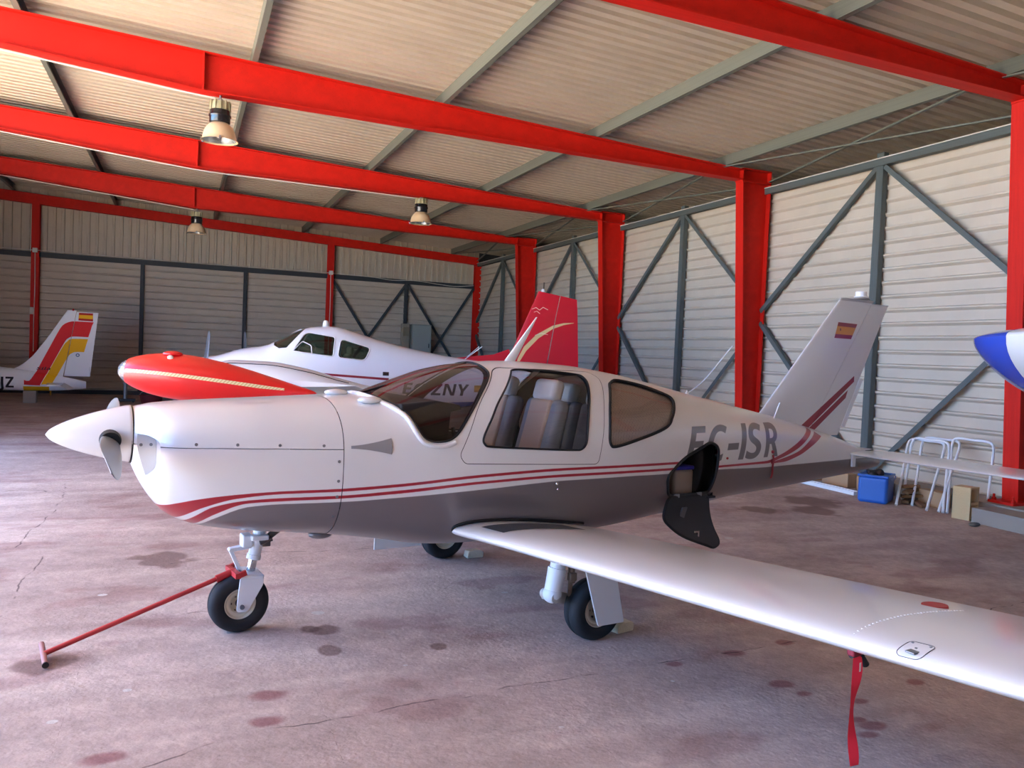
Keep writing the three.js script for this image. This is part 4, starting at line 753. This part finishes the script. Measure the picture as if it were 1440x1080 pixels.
  for (const z of [.25, -.25]) part('seat', merge([rbox(.12, .6, .42, .05, .85, 1.30, z), rbox(.1, .16, .26, .04, .88, 1.63, z), rbox(.45, .14, .42, .05, .62, 1.02, z)]), std(0x9a8d72, .7), t);
  part('glare_shield', box(-.22, .05, 1.40, 1.56, -.36, .36), M.black, t);
  // fin and rudder
  const FB2 = [3.0, 5.1, 1.3, 3.0];
  const ft = canvasTex(512, 512, (c, w, h) => {
    const X = (x) => (mx(x) - FB2[0]) / (FB2[1] - FB2[0]) * w, Y = (y) => (1 - (y - FB2[2]) / (FB2[3] - FB2[2])) * h;
    c.fillStyle = '#c9142a'; c.fillRect(0, 0, w, h); c.fillStyle = '#d9bf86'; c.beginPath();
    const up = [[-3.78, 1.50], [-3.74, 1.63], [-3.63, 1.83], [-3.4, 2.04], [-3.07, 2.21], [-2.85, 2.26], [-2.64, 2.275]], lo = [[-2.64, 2.265], [-2.85, 2.225], [-3.07, 2.15], [-3.35, 1.98], [-3.58, 1.76], [-3.70, 1.58], [-3.72, 1.5]];
    [...up, ...lo].forEach(([x, y], i) => i ? c.lineTo(X(x), Y(y)) : c.moveTo(X(x), Y(y))); c.fill();
    c.strokeStyle = '#e9dcc0'; c.lineWidth = 2.5; c.beginPath(); for (const l of [[[-3.5, 2.47], [-3.42, 2.5], [-3.35, 2.46], [-3.28, 2.51], [-3.18, 2.47]], [[-3.46, 2.42], [-3.4, 2.44], [-3.34, 2.40]], [[-3.42, 2.03], [-3.3, 2.07], [-3.16, 2.05]]]) l.forEach(([x, y], i) => i ? c.lineTo(X(x), Y(y)) : c.moveTo(X(x), Y(y))); c.stroke();
  });
  const mFin = phys(0xffffff, .35, { map: ft, clearcoat: .4 }), fuv = (p) => [(p.x - FB2[0]) / (FB2[1] - FB2[0]), (p.y - FB2[2]) / (FB2[3] - FB2[2])];
  const lerp = (a, b, k) => a + (b - a) * k, leX = (y) => mx(lerp(-4.05, -3.36, (y - 1.35) / (2.82 - 1.35))), teX = (y) => mx(lerp(-2.51, -2.59, (y - 1.5) / 1.19));
  const secs = (lo, hi) => Array.from({ length: 13 }, (_, i) => { const k = i / 12; return { chord: 1, thick: .1, at: null, k }; }).map((s) => { const y = lerp(lo, hi, s.k), a = leX(y), ch = teX(y) - a; return { chord: ch, thick: .09 * ch, at: (q, h) => V(a + q, y - Math.max(0, (y - 2.4) / .42) * q * .18, h) }; });
  part('fin', wing(secs(1.35, 2.78), { t0: 0, t1: .55, uvfn: fuv }), mFin, t, 'red fin with a cream swoosh');
  part('rudder', wing(secs(1.45, 2.78), { t0: .565, t1: 1, uvfn: fuv }), mFin, t, 'red rudder');
  part('dorsal_fin', extrude([[2.45, 1.575], [3.25, 1.68], [3.5, 1.78], [3.6, 1.5], [2.5, 1.5]], .05, .012).translate(0, 0, -.025), std(0xc9142a, .4), t, 'red dorsal fillet');
  part('fin_beacon', merge([lathe([[0, 0], [.035, 0], [.035, .03], [.02, .05], [0, .055]], 16).translate(4.05, 2.77, 0)]), M.white, t);
  part('fin_whip', cyl(V(4.06, 2.80, 0), V(4.06, 2.93, 0), .008), M.black, t);
  part('roof_beacon', lathe([[0, 0], [.05, 0], [.045, .06], [.03, .10], [0, .105]], 20).translate(.48, 2.01, 0), M.white, t);
  for (const z of [.16, -.16]) part('whisker_antenna', cyl(V(2.75, 1.57, z * .2), V(3.02, 1.80, z * 1.2), .006), M.whiteSatin, t);
  for (const s of [1, -1]) {
    const o = Array.from({ length: 6 }, (_, i) => ({ chord: .95 - .35 * i / 5, thick: .08 - .03 * i / 5, at: (c, h) => V(3.75 + .25 * i / 5 + c, 1.36 + h, s * (.05 + 2.3 * i / 5)) }));
    part('tailplane', wing(o, { n: 16 }), M.white, t);
    // wing, nacelle, tip tank
    const wg = Array.from({ length: 12 }, (_, i) => { const k = i / 11; return { chord: 1.75 - .6 * k, thick: .22 - .08 * k, at: (c, h) => V(-.05 - .05 * k + c, .80 + .50 * k + h, s * (.4 + 4.5 * k)) }; });
    const W = part('wing', wing(wg, { camber: .02, n: 20 }), M.white, t);
    const NS = [[-1.75, 1.31, 1.02, 1.16, .14, 2, 2], [-1.68, 1.40, .88, 1.14, .28, 2.2, 2], [-1.45, 1.46, .80, 1.12, .36, 2.4, 2.2], [-1.0, 1.455, .76, 1.10, .38, 2.5, 2.4], [-.5, 1.38, .74, 1.08, .37, 2.4, 2.4], [0, 1.25, .74, 1.04, .33, 2.2, 2.2], [.6, 1.12, .78, .98, .26, 2, 2], [1.3, 1.0, .84, .93, .12, 2, 2], [1.6, .95, .88, .915, .04, 2, 2]];
    for (const q of NS) q[0] += .82;
    const NH = hull(NS, [-2, 3, .6, 1.6]), zn = s * 1.9;
    const nac = part('engine_nacelle', NH.geo(-.93, 2.42, 70, 28).translate(0, 0, zn), M.white, t, 'white engine nacelle');
    part('nacelle_seam', tube(Array.from({ length: 30 }, (_, i) => { const x = -.78 + 1.7 * i / 29, th = .55; const p = NH.P(x, th, 1); return V(p.x, p.y + .002, p.z + zn); }), .006, 60), M.black, nac);
    part('nacelle_stripe', grid(30, 2, (a, b) => { const x = -.08 + 1.3 * a, y = 1.16 - .07 * a + .03 * (b - .5); return V(x, y, NH.z(x, y) + .003 + zn); }), std(0x8f1c30, .5), nac, 'dark red pinstripe');
    for (const dx of [0, .12]) part('louvre', grid(4, 6, (a, b) => { const x = .72 + dx + .07 * a, y = 1.02 + .13 * b; return V(x, y, NH.z(x, y) + .004 + zn); }), M.black, nac, 'black cooling louvre');
    part('spinner', lathe([[0, 0], [.06, -.05], [.11, -.14], [.14, -.26], [.14, -.28], [0, -.28]], 28).rotateZ(Math.PI / 2).translate(-1.21, 1.16, zn), M.white, nac);
    const d0 = s > 0 ? V(0, .90, -.44).normalize() : V(0, .97, .2).normalize();
    for (const k of [0, 1]) {
      const d = k ? d0.clone().multiplyScalar(-1) : d0, ch = V(1, 0, 0).cross(d).normalize();
      part('propeller_blade', grid(14, 10, (a, b) => { const r = .1 + .66 * a, q = b * 2 * Math.PI, tw = R(50 - 25 * a), wd = .06 * (a > .85 ? Math.sqrt(Math.max(0, 1 - ((a - .85) / .15) ** 2)) + .01 : 1), A = V(1, 0, 0).multiplyScalar(Math.sin(tw)).addScaledVector(ch, Math.cos(tw)), B = V(1, 0, 0).multiplyScalar(Math.cos(tw)).addScaledVector(ch, -Math.sin(tw)); return V(-1.02, 1.16, zn).addScaledVector(d, r).addScaledVector(A, Math.cos(q) * wd).addScaledVector(B, Math.sin(q) * .012); }), std(0x55565a, .4, { metalness: .4 }), nac);
    }
    const ang = Math.atan2(-.16, 1.75), prof = [[0, 0], [.045, .012], [.085, .045], [.125, .10], [.165, .19], [.20, .32], [.222, .48], [.228, .62], [.218, .80], [.195, 1.0], [.158, 1.22], [.11, 1.46], [.055, 1.72], [.02, 1.88], [0, 1.92]];
    const rT = pchip(prof.map((p) => p[1]), prof.map((p) => p[0]));
    const toT = (x, a, lift = 0) => { const r = rT(x) + lift; return V(x, r * Math.cos(a), s * r * Math.sin(a)).applyAxisAngle(V(0, 0, 1), ang).add(V(-1.25, 1.385, s * 4.9)); };
    const tk = part('tip_tank', grid(60, 40, (a, b) => toT(.09 + 1.83 * a, b * 2 * Math.PI)), phys(0xdc0f0c, .4, { clearcoat: .5, clearcoatRoughness: .1 }), t, 'glossy red tip tank');
    part('navigation_light', grid(14, 30, (a, b) => toT(.09 * a, b * 2 * Math.PI)), phys(0xdfe4ea, .05, { transmission: .85, thickness: 0 }), tk, 'clear glass light cover');
    part('lamp_holder', new THREE.SphereGeometry(.05, 16, 10).translate(...toT(.07, 0, -.1).toArray()), M.chrome, tk);
    const stripe = []; for (let k = 0; k < 46; k++) { const x0 = .10 + 1.50 * k / 46, x1 = .10 + 1.50 * (k + .62) / 46; stripe.push(grid(2, 3, (a, b) => { const sh = .028 * (b - .5); return toT(x0 + (x1 - x0) * a + sh, 1.38 + .20 * (1 - b) * (.228 / Math.max(rT(x0), .13)) * .75 + (b - .5) * .0, .0022); })); }
    part('hatched_stripe', merge(stripe), std(0xe6d6a2, .45), tk, 'cream hatched stripe');
    part('stripe_base', grid(60, 3, (a, b) => toT(.10 + 1.50 * a, 1.38 + .20 * (1 - b) * (.228 / Math.max(rT(.1 + 1.5 * a), .13)) * .75, .001)), std(0xcdb279, .45), tk);
    const fc = toT(.50, .25, .004);
    part('filler_fairing', new THREE.SphereGeometry(1, 20, 12).scale(.095, .032, .06).translate(fc.x, fc.y, fc.z), phys(0xd01316, .25, { clearcoat: .6 }), tk);
    const fd = toT(.50, .62, .004); part('filler_cap', new THREE.SphereGeometry(.03, 16, 10).scale(1, .8, .6).translate(fd.x, fd.y, fd.z), M.dirtyCream, tk, 'cream filler cap');
    // undercarriage
    const mg = part('main_gear_leg', cyl(V(.75, .80, s * 1.95), V(.75, .25, s * 1.95), .045), M.whiteSatin, t);
    wheel(.21, .17, .10, mg, .75, .21, s * 2.06, 'main_wheel');
  }
  const ng = part('nose_gear_leg', cyl(V(-1.55, .80, 0), V(-1.6, .24, 0), .04), M.whiteSatin, t); wheel(.18, .14, .09, ng, -1.6, .18, .0, 'nose_wheel');
}
/* ------------------------------------------------------------------ tail of the white ultralight with red and yellow bands (nose out of the frame) */
{
  const t = thing('ultralight_aircraft', 'white ultralight tail with red and yellow bands and black JZ letters', 'aircraft', [-12.4, 0, 3.7]);
  const L = (p) => p.map(([x, y]) => [x + 12.4, y]);
  const NS = [[-19.2, .98, .62, .8, .10, 2, 2], [-18.6, 1.12, .45, .8, .38, 2.2, 2.2], [-17.2, 1.55, .36, .82, .52, 2.3, 2.3], [-16, 1.50, .33, .8, .50, 2.2, 2.2], [-14.8, 1.1, .30, .68, .34, 2, 2], [-13.46, .87, .30, .58, .20, 2, 2], [-12.9, .80, .30, .55, .16, 2, 2], [-12.3, .70, .31, .50, .11, 2, 2], [-11.9, .62, .34, .47, .07, 2, 2], [-11.6, .55, .38, .46, .03, 2, 2]].map((s) => [s[0] + 12.4, ...s.slice(1)]);
  const B = [-6.9, .9, .2, 2.5], NH = hull(NS, B);
  const C = [-1.3, 1.2, .2, 2.5];
  const tex = canvasTex(1024, 940, (c, w, h) => {
    const X = (x) => (x + 12.4 - C[0]) / (C[1] - C[0]) * w, Y = (y) => (1 - (y - C[2]) / (C[3] - C[2])) * h;
    c.fillStyle = '#eceef0'; c.fillRect(0, 0, w, h);
    const poly = (p, col) => { c.fillStyle = col; c.beginPath(); p.forEach(([x, y], i) => i ? c.lineTo(X(x), Y(y)) : c.moveTo(X(x), Y(y))); c.closePath(); c.fill(); };
    const curve = (p, n = 40) => smoothLoop(p, n, false);
    poly([...curve([[-12.93, .565], [-12.79, .585], [-12.5, 1.2], [-12.22, 1.81], [-12.12, 1.96], [-12.0, 2.03], [-11.9, 2.05], [-11.46, 2.05]]), [-11.50, 1.95], [-11.53, 1.82], [-11.57, 1.68], ...curve([[-11.58, 1.67], [-11.92, 1.67], [-12.02, 1.62], [-12.12, 1.47], [-12.57, .50], [-12.62, .44], [-12.93, .45]])], '#e0252a');
    poly([...curve([[-12.57, .46], [-12.36, .93], [-12.12, 1.43], [-12.04, 1.54], [-11.94, 1.61], [-11.58, 1.62]]), ...curve([[-11.66, 1.29], [-11.82, 1.29], [-11.92, 1.26], [-12.03, 1.13], [-12.34, .48]])], '#f0b400');
    poly([[-12.95, .41], [-12.40, .41], [-12.40, .2], [-12.95, .2]], '#e6ad12');
    c.fillStyle = '#eceef0'; for (let k = 0; k < 6; k++) { c.beginPath(); c.arc(X(-11.44 - .025 * k), Y(1.98 - .09 * k), 15, 0, 7); c.fill(); }
    poly([[-11.79, 2.27], [-11.48, 2.27], [-11.475, 2.07], [-11.80, 2.08]], '#c0271c'); poly([[-11.79, 2.22], [-11.48, 2.22], [-11.48, 2.125], [-11.795, 2.13]], '#f2b705');
    c.fillStyle = '#1f1f24'; c.font = 'bold 150px sans-serif'; c.save(); c.translate(X(-13.44), Y(.37)); c.scale(.95, 1); c.fillText('JZ', 0, 0); c.restore();
    c.fillStyle = '#24242a'; c.font = 'italic bold 50px serif'; c.save(); c.translate(X(-12.70), Y(.82)); c.scale(1.35, .75); c.fillText('Sila', 0, 0); c.restore();
    c.fillStyle = '#5f7f9c'; c.beginPath(); c.arc(X(-11.80), Y(1.21), 18, 0, 7); c.fill(); c.fillStyle = '#e8edf2'; c.beginPath(); c.arc(X(-11.80), Y(1.21), 9, 0, 7); c.fill();
  });
  const mt = phys(0xffffff, .6, { map: tex, specularIntensity: .5 }), uv = (p) => [(p.x - C[0]) / (C[1] - C[0]), (p.y - C[2]) / (C[3] - C[2])];
  const reuv = (g) => { const a = g.attributes.uv, p = g.attributes.position; for (let i = 0; i < a.count; i++) a.setXY(i, (p.getX(i) - C[0]) / (C[1] - C[0]), (p.getY(i) - C[2]) / (C[3] - C[2])); return g; };
  part('rear_fuselage', reuv(NH.geo(-1.25, .8, 50, 24)), mt, t);
  part('front_fuselage', NH.geo(-6.8, -1.25, 60, 24), M.white, t);
  const lerp = (a, b, k) => a + (b - a) * k, teX = (y) => 12.4 + lerp(-11.53, -11.37, (y - .68) / 1.59), leF = pchip([.45, .70, .89, 1.14, 1.5, 2.32, 2.5], [-13.5, -13.40, -13.07, -12.80, -12.55, -12.05, -11.94].map((v) => v + 12.4));
  const secs = (lo, hi) => Array.from({ length: 25 }, (_, i) => { const y = lerp(lo, hi, i / 24), a = leF(y), ch = teX(y) - a; return { chord: ch, thick: Math.min(.07 * ch, .085), at: (q, h) => V(a + q, y - (y > 2.1 ? (y - 2.1) / .2 * .05 * q : 0), h) }; });
  const hingeAt = (y) => lerp(-12.11, -11.89, (y - .65) / 1.4) + 12.4;
  const finSecs = (lo, hi, rud) => Array.from({ length: 25 }, (_, i) => { const y = lerp(lo, hi, i / 24), a = leF(y), b = teX(y), hx = hingeAt(y); const ch = rud ? (b - hx) : (hx - a) * 1.6; return rud ? { chord: (b - hx) * 2, thick: .07, at: (q, h) => V(hx + .012 + (q - (b - hx)), y, h), rud: 1 } : { chord: ch, thick: .085, at: (q, h) => V(a + q, y, h) }; });
  part('fin', wing(finSecs(.5, 2.32, false), { t0: 0, t1: .62, uvfn: uv }), mt, t);
  part('rudder', wing(finSecs(.68, 2.29, true), { t0: .5, t1: 1, uvfn: uv }), mt, t);
  part('fin_light', lathe([[0, 0], [.025, 0], [.02, .05], [0, .06]], 16).translate(.48, 2.31, 0), std(0xb3202a, .4), t, 'small red fin light');
  for (const s of [1, -1]) { const o = Array.from({ length: 5 }, (_, i) => ({ chord: .62 - .12 * i / 4, thick: .05, at: (c, h) => V(-.05 + .12 * i / 4 + c, .50 + h, s * (.05 + 1.15 * i / 4)) })); part('tailplane', wing(o, { t0: 0, t1: .62, n: 16 }), M.white, t); const e = Array.from({ length: 5 }, (_, i) => ({ chord: .62 - .12 * i / 4, thick: .05, at: (c, h) => { const a = -.05 + .12 * i / 4, hx = a + (.62 - .12 * i / 4) * .62, dx = a + c - hx; return V(hx + dx * .86, .50 + h - dx * .5, s * (.05 + 1.15 * i / 4)); } })); part('elevator', wing(e, { t0: .635, t1: 1, n: 12 }), std(0xcfc8bf, .4), t); }
  part('trim_tab', box(.86, .89, .70, .92, -.004, .004), M.whiteSatin, t);
  part('tail_skid', merge([cyl(V(.02, .33, 0), V(.02, .19, 0), .018)]), std(0xb8860b, .6), t);
  for (const s of [1, -1]) { const g = part('main_gear_leg', cyl(V(-4.4, .45, s * .2), V(-4.3, .19, s * .8), .03), M.whiteSatin, t); wheel(.18, .12, .085, g, -4.3, .18, s * .84, 'main_wheel'); const wg = Array.from({ length: 4 }, (_, i) => ({ chord: 1.3 - .3 * i / 3, thick: .16, at: (c, h) => V(-5.3 + c, .55 + .1 * i / 3 + h, s * (.3 + 2.9 * i / 3)) })); part('wing', wing(wg, { n: 14, camber: .02 }), M.white, t); }
  const ngl = part('nose_gear_leg', cyl(V(-5.9, .5, 0), V(-5.9, .2, 0), .03), M.whiteSatin, t); wheel(.16, .11, .08, ngl, -5.9, .16, 0, 'nose_wheel');
}
single('support_block', rbox(.28, .30, .26, .012, 0, .15, 0), M.concrete, 'grey concrete block standing under the white ultralight tail', 'block', undefined, [-12.81, 0, 3.7]);

/* ------------------------------------------------------------------ blue tipped wing reaching in beside the red column */
{
  const t = thing('aircraft_wing', 'blue and white high wing tip reaching in front of the red column', 'aircraft wing', [-2.0, 0, 21.0]);
  const body = (z0, z1, k0, k1, mat, name, label) => part(name, grid(24, 40, (a, b) => { const z = z0 + (z1 - z0) * a, k = k0 + (k1 - k0) * a, r = Math.sqrt(Math.max(0, 1 - (1 - k) ** 2)) * .999 + .001, q = b * 2 * Math.PI, c = Math.cos(q), d = Math.sin(q), x = -.62 + .85 * (1 - r) * .35 + .85 * (1 - c) * r * .9, y = d > 0 ? .14 * Math.pow(d, .8) : .62 * -Math.pow(-d, .9); return V(x, 2.02 + .05 * z + y * r * (1 - .35 * c), z); }), mat, t, label);
  body(0, .5, 0, .8, phys(0x2f4fc0, .25, { clearcoat: .7 }), 'wing_tip', 'blue wing tip fairing');
  body(.503, 4.6, .8, 1, M.white, 'wing_panel', 'white wing panel');
  part('tie_down_bar', merge([rbox(.5, .03, .04, .008, .35, 1.52, .62), cyl(V(.4, 1.52, .62), V(.4, 1.86, .62), .012)]), M.steel, t);
  part('wing_strut', bar(V(.35, 1.85, 2.6), V(.35, .9, 4.6), .04, .1), M.white, t);
}
/* ------------------------------------------------------------------ tow bar, chocks, ribbon, baggage */
const AC = (x, y, z) => V(x, y, z).applyAxisAngle(V(0, 1, 0), R(9)).add(V(-9.012, 0, 21.51));
{
  const a = AC(-.035, .352, .0), b = V(-9.985, .035, 21.72), d = b.clone().sub(a), along = d.clone().normalize();
  const t = thing('tow_bar', 'long thin red metal tow bar hooked to the nose wheel fork', 'tow bar', [b.x, 0, b.z]);
  const L = (v) => v.clone().sub(V(b.x, 0, b.z)), red = std(0xb02a2c, .45);
  part('bar', cyl(L(a), L(b), .0135), red, t);
  const side = V(0, 1, 0).cross(along).normalize();
  part('head', merge([cyl(L(a).addScaledVector(along, .10), L(a).addScaledVector(along, -.0), .022), bar(L(a).addScaledVector(side, .11), L(a).addScaledVector(side, -.11), .03, .03), ...[.10, -.10].map((k) => bar(L(a).addScaledVector(side, k), L(a).addScaledVector(side, k).addScaledVector(along, -.05), .018, .03))]), red, t);
  part('handle', cyl(L(b).addScaledVector(side, .12).setY(.02), L(b).addScaledVector(side, -.12).setY(.05), .014), std(0x9a6a68, .5), t, 'worn cross handle');
  part('handle_plug', cyl(L(b).addScaledVector(side, .122).setY(.02), L(b).addScaledVector(side, .132).setY(.02), .016), M.black, t);
}
const chock = (p, label, turn) => single('wheel_chock', new THREE.ExtrudeGeometry(new THREE.Shape(roundLoop([[-.07, 0], [.07, 0], [.07, .04], [.05, .055], [-.06, .05]], .01, 3).map(([x, y]) => new THREE.Vector2(x, y))), { depth: .07, bevelEnabled: true, bevelSize: .004, bevelThickness: .006, bevelSegments: 2 }).translate(0, .004, -.04), std(0xddd2b8, .9, { bumpMap: fineBump, bumpScale: .003 }), label, 'chock', undefined, [p.x, 0, p.z], turn);
chock(AC(2.115, 0, .97), 'pale stone chock behind the wheel below the ribbon wing', .3);
chock(AC(2.115, 0, -.97), 'pale stone chock behind the wheel under the belly', .1);
{
  const t = thing('warning_ribbon', 'long red fabric ribbon hanging from the white wing', 'ribbon', AC(1.24, 0, 3.2).toArray(), R(9));
  part('streamer', grid(40, 3, (a, b) => V(.006 * Math.sin(a * 6) + .022 * a + (b - .5) * .037, .775 - .385 * a, .008 * Math.sin(a * 7 + 1) + (b - .5) * .012 * Math.sin(a * 9))), std(0xf02c46, .7), t, 'red streamer');
  part('print', grid(4, 1, (a, b) => V(-.008 + .010 * b, .745 - .03 * a, .024)), std(0xf0e8e6, .7), t, 'white print');
  part('cover', rbox(.05, .03, .03, .008, 0, .775, 0), std(0x8f2233, .7), t);
}
{
  const p = AC(3.19, .676, .26), t = thing('storage_box', 'clear plastic storage box with a blue lid inside the baggage bay', 'box', p.toArray(), R(9));
  part('body', rbox(.20, .20, .14, .02, 0, .10, 0), phys(0xcfc3b8, .3, { transmission: .35, thickness: 0 }), t); part('lid', rbox(.22, .03, .16, .01, .0, .215, 0), std(0x4040b8, .45), t, 'blue lid'); part('contents', merge([rbox(.07, .15, .08, .01, -.05, .085, 0), rbox(.08, .12, .08, .01, .04, .07, 0)]), std(0xb58c74, .7), t);
  const q = AC(2.945, .676, .24), u = thing('travel_bag', 'dark red soft bag lying in the baggage bay', 'bag', q.toArray(), R(9));
  part('body', rbox(.20, .22, .24, .05, 0, .11, 0), std(0x5a2528, .85), u); part('strap', tube([V(-.06, .21, .05), V(-.04, .27, .06), V(.04, .27, .06), V(.06, .21, .05)], .008, 30), M.black, u);
}
/* ------------------------------------------------------------------ things along the ribbed wall */
{
  const t = thing('jerry_can', 'blue plastic can standing on the floor below the tailplane', 'can', [-1.05, 0, 18.72], R(32)), blue = phys(0x1e5fb8, .4, { clearcoat: .2 });
  part('body', merge([rbox(.42, .34, .36, .045, 0, .17, 0)]), blue, t);
  part('rim', merge([rbox(.44, .03, .03, .01, 0, .345, .17), rbox(.44, .03, .03, .01, 0, .345, -.17), rbox(.03, .03, .34, .01, .205, .345, 0), rbox(.03, .03, .34, .01, -.205, .345, 0)]), blue, t);
  part('contents', merge([new THREE.SphereGeometry(.06, 14, 10).translate(.05, .36, .02), new THREE.SphereGeometry(.05, 14, 10).translate(-.07, .35, -.04), rbox(.1, .06, .1, .02, .1, .36, -.08)]), M.black, t, 'black rubbish');
  part('handle', tube([V(-.2, .33, .19), V(-.1, .30, .20), V(.1, .30, .20), V(.2, .33, .19)], .006, 30), blue, t);
}
{
  const t = thing('hollow_block', 'beige hollow clay block standing on end beside the white tube racks', 'block', [-.86, 0, 19.85], R(12)), m = std(0xcbb083, .9, { bumpMap: fineBump, bumpScale: .003 });
  const s = new THREE.Shape(roundLoop([[-.1, 0], [.1, 0], [.1, .38], [-.1, .38]], .006, 2).map(([x, y]) => new THREE.Vector2(x, y)));
  for (const [y0, y1] of [[.025, .175], [.205, .355]]) s.holes.push(new THREE.Path([[-.078, y0], [-.078, y1], [.078, y1], [.078, y0]].map(([x, y]) => new THREE.Vector2(x, y))));
  part('body', new THREE.ExtrudeGeometry(s, { depth: .2, bevelEnabled: false }).translate(0, 0, -.1), m, t);
}
{ // white tube racks, inverted U frames leaning on the wall
  const rack = (z0, z1, foot0, foot1, h, topX, label, y0 = 0) => {
    const a = V(foot0[0], y0 + .012, foot0[1]), b = V(foot1[0], (foot1[2] ?? y0) + .012, foot1[1]), ta = V(topX, h, z0), tb = V(topX, h, z1), r = .085;
    const ua = ta.clone().sub(a).normalize(), ub = tb.clone().sub(b).normalize(), across = tb.clone().sub(ta).normalize();
    const base = V(a.x, 0, a.z), pts = [a, a.clone().lerp(ta, .5), ta.clone().addScaledVector(ua, -r), ta.clone().addScaledVector(ua, -r * .28).addScaledVector(across, r * .28), ta.clone().addScaledVector(across, r), ta.clone().lerp(tb, .5), tb.clone().addScaledVector(across, -r), tb.clone().addScaledVector(ub, -r * .28).addScaledVector(across, -r * .28), tb.clone().addScaledVector(ub, -r), b.clone().lerp(tb, .5), b];
    const o = thing('tube_rack', label, 'rack', [a.x, 0, a.z], 0, 'white tube racks leaning on the ribbed wall');
    part('tube', tube(pts.map((p) => p.clone().sub(base)), .0165, 120, false, 10), M.whiteSatin, o);
  };
  const lb = 'bent white tube rack leaning on the ribbed wall by the blue can';
  rack(18.42, 18.98, [-1.03, 19.03], [-.94, 19.40], .78, -.17, lb); rack(18.60, 19.16, [-.84, 19.10], [-.86, 19.50], .82, -.12, lb);
  rack(18.50, 19.06, [-.62, 18.76], [-.84, 19.545], .80, -.20, lb);
  rack(19.05, 19.62, [-.80, 19.57], [-.42, 19.80, .19], .86, -.13, 'bent white tube rack with one foot on the concrete footing behind the beige hollow block');
}
{ // wall foot clutter
  single('white_profile', merge([bar(V(-.98, .03, 17.30), V(-1.0, .03, 18.34), .06, .05), bar(V(-.955, .05, 17.30), V(-.975, .05, 18.34), .01, .03)]), M.whiteSatin, 'long white profile lying on the floor beside the blue can', 'profile');
  const wood = [0x7a5a3a, 0x8d6b45, 0x6a4a30];
  [[-.72, .04, 18.93, .5, .04, .3], [-.68, .10, 18.95, -.6, .10, .25], [-.76, .035, 19.15, 1.1, .05, .3], [-.70, .17, 18.96, .2, .12, .3], [-.68, .22, 18.92, -.4, .1, .22]].forEach(([x, y, z, a, tilt, len], i) => { const g = rbox(len, .035, .09, .006).rotateZ(tilt).rotateY(a); single('wood_offcut', g, std(wood[i % 3], .85), ['short brown wood offcut in the heap behind the blue can', 'short brown wood offcut in the heap behind the blue can', 'short brown wood offcut in the heap behind the blue can', 'short brown wood offcut in the heap behind the blue can', 'short brown wood offcut in the heap behind the blue can'][i], 'wood', 'wood offcuts behind the blue can', [x, y, z]); });
  const tl = std(0xb08e6a, .9, { bumpMap: fineBump, bumpScale: .003 });
  for (const [z, k] of [[19.15, .36], [18.2, .5], [17.55, .5], [16.9, .5]]) single('kerb_block', rbox(.16, .2, k, .012, 0, .1, 0), tl, 'tan kerb block laid along the foot of the ribbed wall', 'block', 'tan kerb blocks along the ribbed wall', [-.52, 0, z]);
  single('stone', new THREE.IcosahedronGeometry(.05, 1).scale(1.5, .5, 1).translate(0, .02, 0), std(0x6b6158, .95), 'small dark stone on the floor before the concrete footing', 'stone', undefined, [-1.15, 0, 20.2]);
}
{ // jack and tub behind the red tip tank
  const t = thing('trolley_jack', 'small dark steel stand on the floor behind the red tip tank', 'stand', [-10.75, 0, 3.0]);
  part('base', merge([rbox(.5, .06, .3, .01, 0, .06, 0)]), M.darkSteel, t); part('post', merge([cyl(V(0, .05, 0), V(0, .5, 0), .05), rbox(.14, .03, .14, .006, 0, .5, 0)]), M.steel, t);
  for (const [x, z] of [[-.2, -.12], [.2, -.12], [-.2, .12], [.2, .12]]) part('castor', new THREE.CylinderGeometry(.03, .03, .02, 16).rotateX(Math.PI / 2).translate(x, .03, z), M.rubber, t);
  const u = thing('plastic_tub', 'dark red plastic tub on the floor behind the red tip tank', 'tub', [-10.05, 0, 5.0]);
  part('body', lathe([[.0, .02], [.2, .02], [.26, .32], [.28, .33], [.28, .345], [.25, .345], [.19, .04], [0, .04]], 32).translate(0, -.02, 0), std(0x6f2226, .6), u); part('handle', tube([V(-.27, .31, 0), V(-.2, .40, .02), V(.2, .40, .02), V(.27, .31, 0)], .008, 30), M.steel, u);
}
renderer.render(scene, camera);
